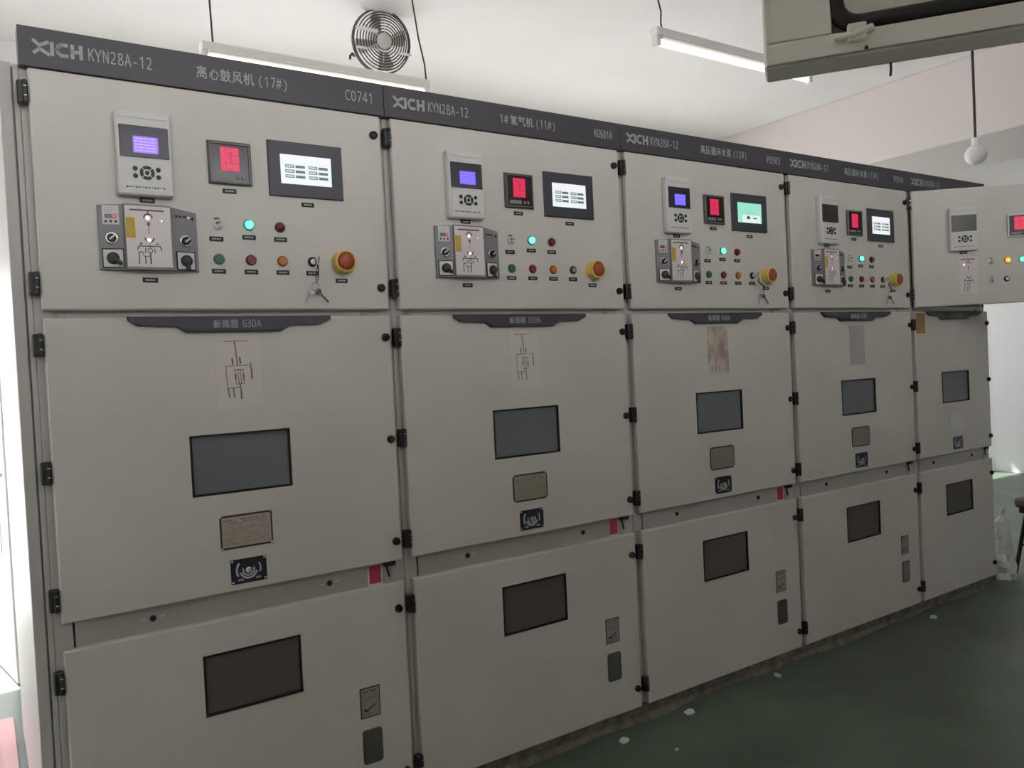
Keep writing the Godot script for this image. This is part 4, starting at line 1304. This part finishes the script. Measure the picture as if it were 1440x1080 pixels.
func open_door(root: Node3D) -> void:
	# sheet-metal tray seen from inside. Local frame: x along the door from its free edge to the hinge, z towards its inner side
	var d := Vector3(0.59385, 0, 0.80457)
	var n := Vector3(-0.80457, 0, 0.59385)
	var world := Transform3D(Basis(d, Vector3.UP, n), Vector3(0.334, 1.615, 1.993))
	var t := root.transform.affine_inverse() * world
	var L := 0.955
	var H := 0.613
	var b := MB.new()
	b.bx(0, L, 0, H, -0.032, -0.028, 0.0015)
	var door := put("instrument_door", b.mesh(), M.cabinet_paint, root, t)
	# folded edges and inner lips
	b = MB.new()
	b.bx(0, L, 0, 0.004, -0.030, 0.0, 0.0015)
	b.bx(0, L, H - 0.004, H, -0.030, 0.0, 0.0015)
	b.bx(0, 0.004, 0.004, H - 0.004, -0.030, 0.0, 0.0015)
	b.bx(L - 0.004, L, 0.004, H - 0.004, -0.030, 0.0, 0.0015)
	b.bx(0.001, L, 0.0005, 0.0165, -0.003, 0.0, 0.001)
	b.bx(0.001, L, H - 0.0165, H - 0.0005, -0.003, 0.0, 0.001)
	b.bx(0.001, 0.0445, 0.0172, H - 0.0172, -0.0045, -0.0015, 0.0008)
	b.bx(L - 0.0445, L, 0.0172, H - 0.0172, -0.0045, -0.0015, 0.0008)
	put("folded_edge", b.mesh(), M.cabinet_paint, door)
	b = MB.new()
	b.bx(0.0445, L - 0.0445, 0.0165, H - 0.0165, -0.028, -0.014, 0.002)
	put("stiffener_plate", b.mesh(), M.cabinet_paint, door)
	# rubber gasket with rounded corners
	b = MB.new()
	var path := []
	for q in rounded(0.047, L - 0.047, 0.0225, H - 0.0225, 0.016):
		path.append(Vector3(q.x, q.y, -0.006))
	b.tube(path, 0.0060, 8, true)
	put("rubber_gasket", b.mesh(), M.rubber, door)
	b = MB.new()
	b.bx(0.054, 0.066, 0.008, 0.020, -0.003, 0.004, 0.001)
	b.tube([Vector3(0.046, 0.013, 0.001), Vector3(0.058, 0.012, 0.003), Vector3(0.070, 0.016, 0.001)], 0.0028, 7)
	put("latch_bracket", b.mesh(), M.cabinet_paint, door)
	b = MB.new()
	b.lathe(Vector3(0.0655, 0.0035, 0.0), [Vector2(0.0014, 0), Vector2(0.0012, 0.001), Vector2(0, 0.001)], 10)
	put("rivet", b.mesh(), M.hinge_black, door)
	b = MB.new()
	b.tube([Vector3(0.083, 0.0005, -0.029), Vector3(0.083, -0.005, -0.029), Vector3(0.0825, -0.009, -0.030)], 0.0009, 6)
	put("loose_wire", b.mesh(), M.wire_dark, door)
	for yy in [0.06, 0.55]:
		b = MB.new()
		b.bx(L - 0.005, L + 0.020, yy - 0.03, yy + 0.03, -0.036, -0.012, 0.003)
		put("hinge", b.mesh(), M.hinge_black, door)

# ------------------------------------------------------------------ clutter beyond the row
func far_corner() -> void:
	# flush white door in the end wall
	var b := MB.new()
	b.bx(-0.012, 0.0, 0.0, 2.10, -2.035, -1.10, 0.002)
	struct("door_2", b.mesh(), M.door_white, "plain white flush door in the far end wall", Vector3(9.1, 0, 0))
	b = MB.new()
	b.bx(-0.02, 0.0, 0.0, 0.08, -3.29, -2.10, 0.003)
	struct("baseboard_right", b.mesh(), M.grey_plastic, "grey baseboard of the far end wall", Vector3(9.1, 0, 0))
	var st := thing("low_stool", "low stool with a grey brown seat and splayed black legs beyond the row", "stool", Vector3(5.27, 0, 0.13))
	b = MB.new()
	b.bx(-0.17, 0.17, 0.40, 0.455, -0.17, 0.17, 0.012)
	put("seat", b.mesh(), M.dark_wood, st)
	b = MB.new()
	b.bx(-0.15, 0.15, 0.365, 0.40, -0.15, 0.15, 0.004)
	put("apron", b.mesh(), M.black_metal, st)
	for sx in [-1, 1]:
		for sz in [-1, 1]:
			b = MB.new()
			b.tube([Vector3(sx * 0.12, 0.37, sz * 0.12), Vector3(sx * 0.17, 0.0, sz * 0.17)], 0.012, 8)
			put("leg", b.mesh(), M.black_metal, st)
	for sx in [-1, 1]:
		b = MB.new()
		b.tube([Vector3(sx * 0.147, 0.17, -0.147), Vector3(sx * 0.147, 0.17, 0.147)], 0.008, 6)
		put("stretcher", b.mesh(), M.black_metal, st)
	# crumpled bags on the floor
	bag(Vector3(4.935, 0.0, -0.03), 0.062, 0.38, 4, M.bag_white, "crumpled white plastic bag standing at the foot of the row end")
	bag(Vector3(5.0, 0.0, -0.16), 0.050, 0.46, 9, M.bag_grey, "grey cloth bundle standing behind the white plastic bag")

func bag(at: Vector3, r: float, h: float, sd: int, m: Material, label: String) -> void:
	var root := thing("bag", label, "bag", at)
	var f := FastNoiseLite.new()
	f.seed = sd
	f.frequency = 2.2
	var b := MB.new()
	var rows := 10
	var cols := 18
	var P := func(i: int, j: int) -> Vector3:
		var t := float(i) / rows
		var a := TAU * j / cols
		var rr: float = r * (1.0 - 0.55 * t * t) * (1.0 + 0.5 * f.get_noise_3d(cos(a) * 0.7, t * 2.2, sin(a) * 0.7))
		if i == rows: rr *= 0.25
		return Vector3(cos(a) * rr, t * h, sin(a) * rr)
	for i in rows:
		for j in cols:
			var p0: Vector3 = P.call(i, j)
			var p1: Vector3 = P.call(i, j + 1)
			var p2: Vector3 = P.call(i + 1, j + 1)
			var p3: Vector3 = P.call(i + 1, j)
			var nn := (p1 - p0).cross(p3 - p0).normalized()
			if nn.dot(Vector3(p0.x, 0, p0.z)) < 0: nn = -nn
			b.face([p0, p1, p2, p3], nn)
	put("sack", b.mesh(), m, root)
	b = MB.new()
	b.tube([Vector3(-0.012, h * 0.97, 0), Vector3(-0.016, h * 1.06, 0.006), Vector3(0.0, h * 1.12, 0.01), Vector3(0.016, h * 1.05, 0.004), Vector3(0.012, h * 0.97, 0)], 0.005, 6)
	put("handle", b.mesh(), m, root)

func floor_bits() -> void:
	var spots := [[2.16, 0.075, 0.3, 0.020, "paper"], [2.72, 0.060, 1.1, 0.016, "paper"], [3.94, 0.085, 0.2, 0.020, "paper"], [1.90, 0.262, 0.0, 0.006, "paper"], [1.80, 0.09, 0.5, 0.018, "paper"]]
	var labs := ["whitish scrap on the floor below the stained-sheet cabinet, beside its cement seam", "small pale scrap on the floor below the teal screen cabinet's cable door lock", "flat pale scrap on the floor below the glossy-sleeve cabinet", "tiny white speck alone on the open green floor", "pale scrap on the floor below the instruction plate of the K0601A cabinet"]
	for k in spots.size():
		var s: Array = spots[k]
		var root := thing("scrap", labs[k], "litter", Vector3(s[0], 0.0, s[1]), s[2], "pale scraps on the green floor")
		var b := MB.new()
		var pts := PackedVector2Array()
		rng.seed = 40 + k
		for j in 9:
			var rr: float = s[3] * rng.randf_range(0.75, 1.15)
			pts.append(Vector2(cos(TAU * j / 9) * rr * 1.5, sin(TAU * j / 9) * rr))
		b.xf = Transform3D(Basis(Vector3.RIGHT, -PI / 2), Vector3.ZERO)
		b.prism(pts, 0.001, 0.006)
		put("flake", b.mesh(), M.paper_white, root)
	var root2 := thing("rubber_mat", "rubber mat, glare painted in as pink, on the floor behind the end panel", "mat", Vector3(-0.42, 0, -1.15))
	var b2 := MB.new()
	b2.bx(-0.36, 0.35, 0.0, 0.006, -0.60, 0.75, 0.002)
	put("sheet", b2.mesh(), M.mat_glare_pink, root2)
	b2 = MB.new()
	for k in 12:
		b2.bx(-0.35 + k * 0.058, -0.344 + k * 0.058, 0.006, 0.0075, -0.59, 0.74)
	put("rib_pattern", b2.mesh(), M.mat_glare_pink, root2)
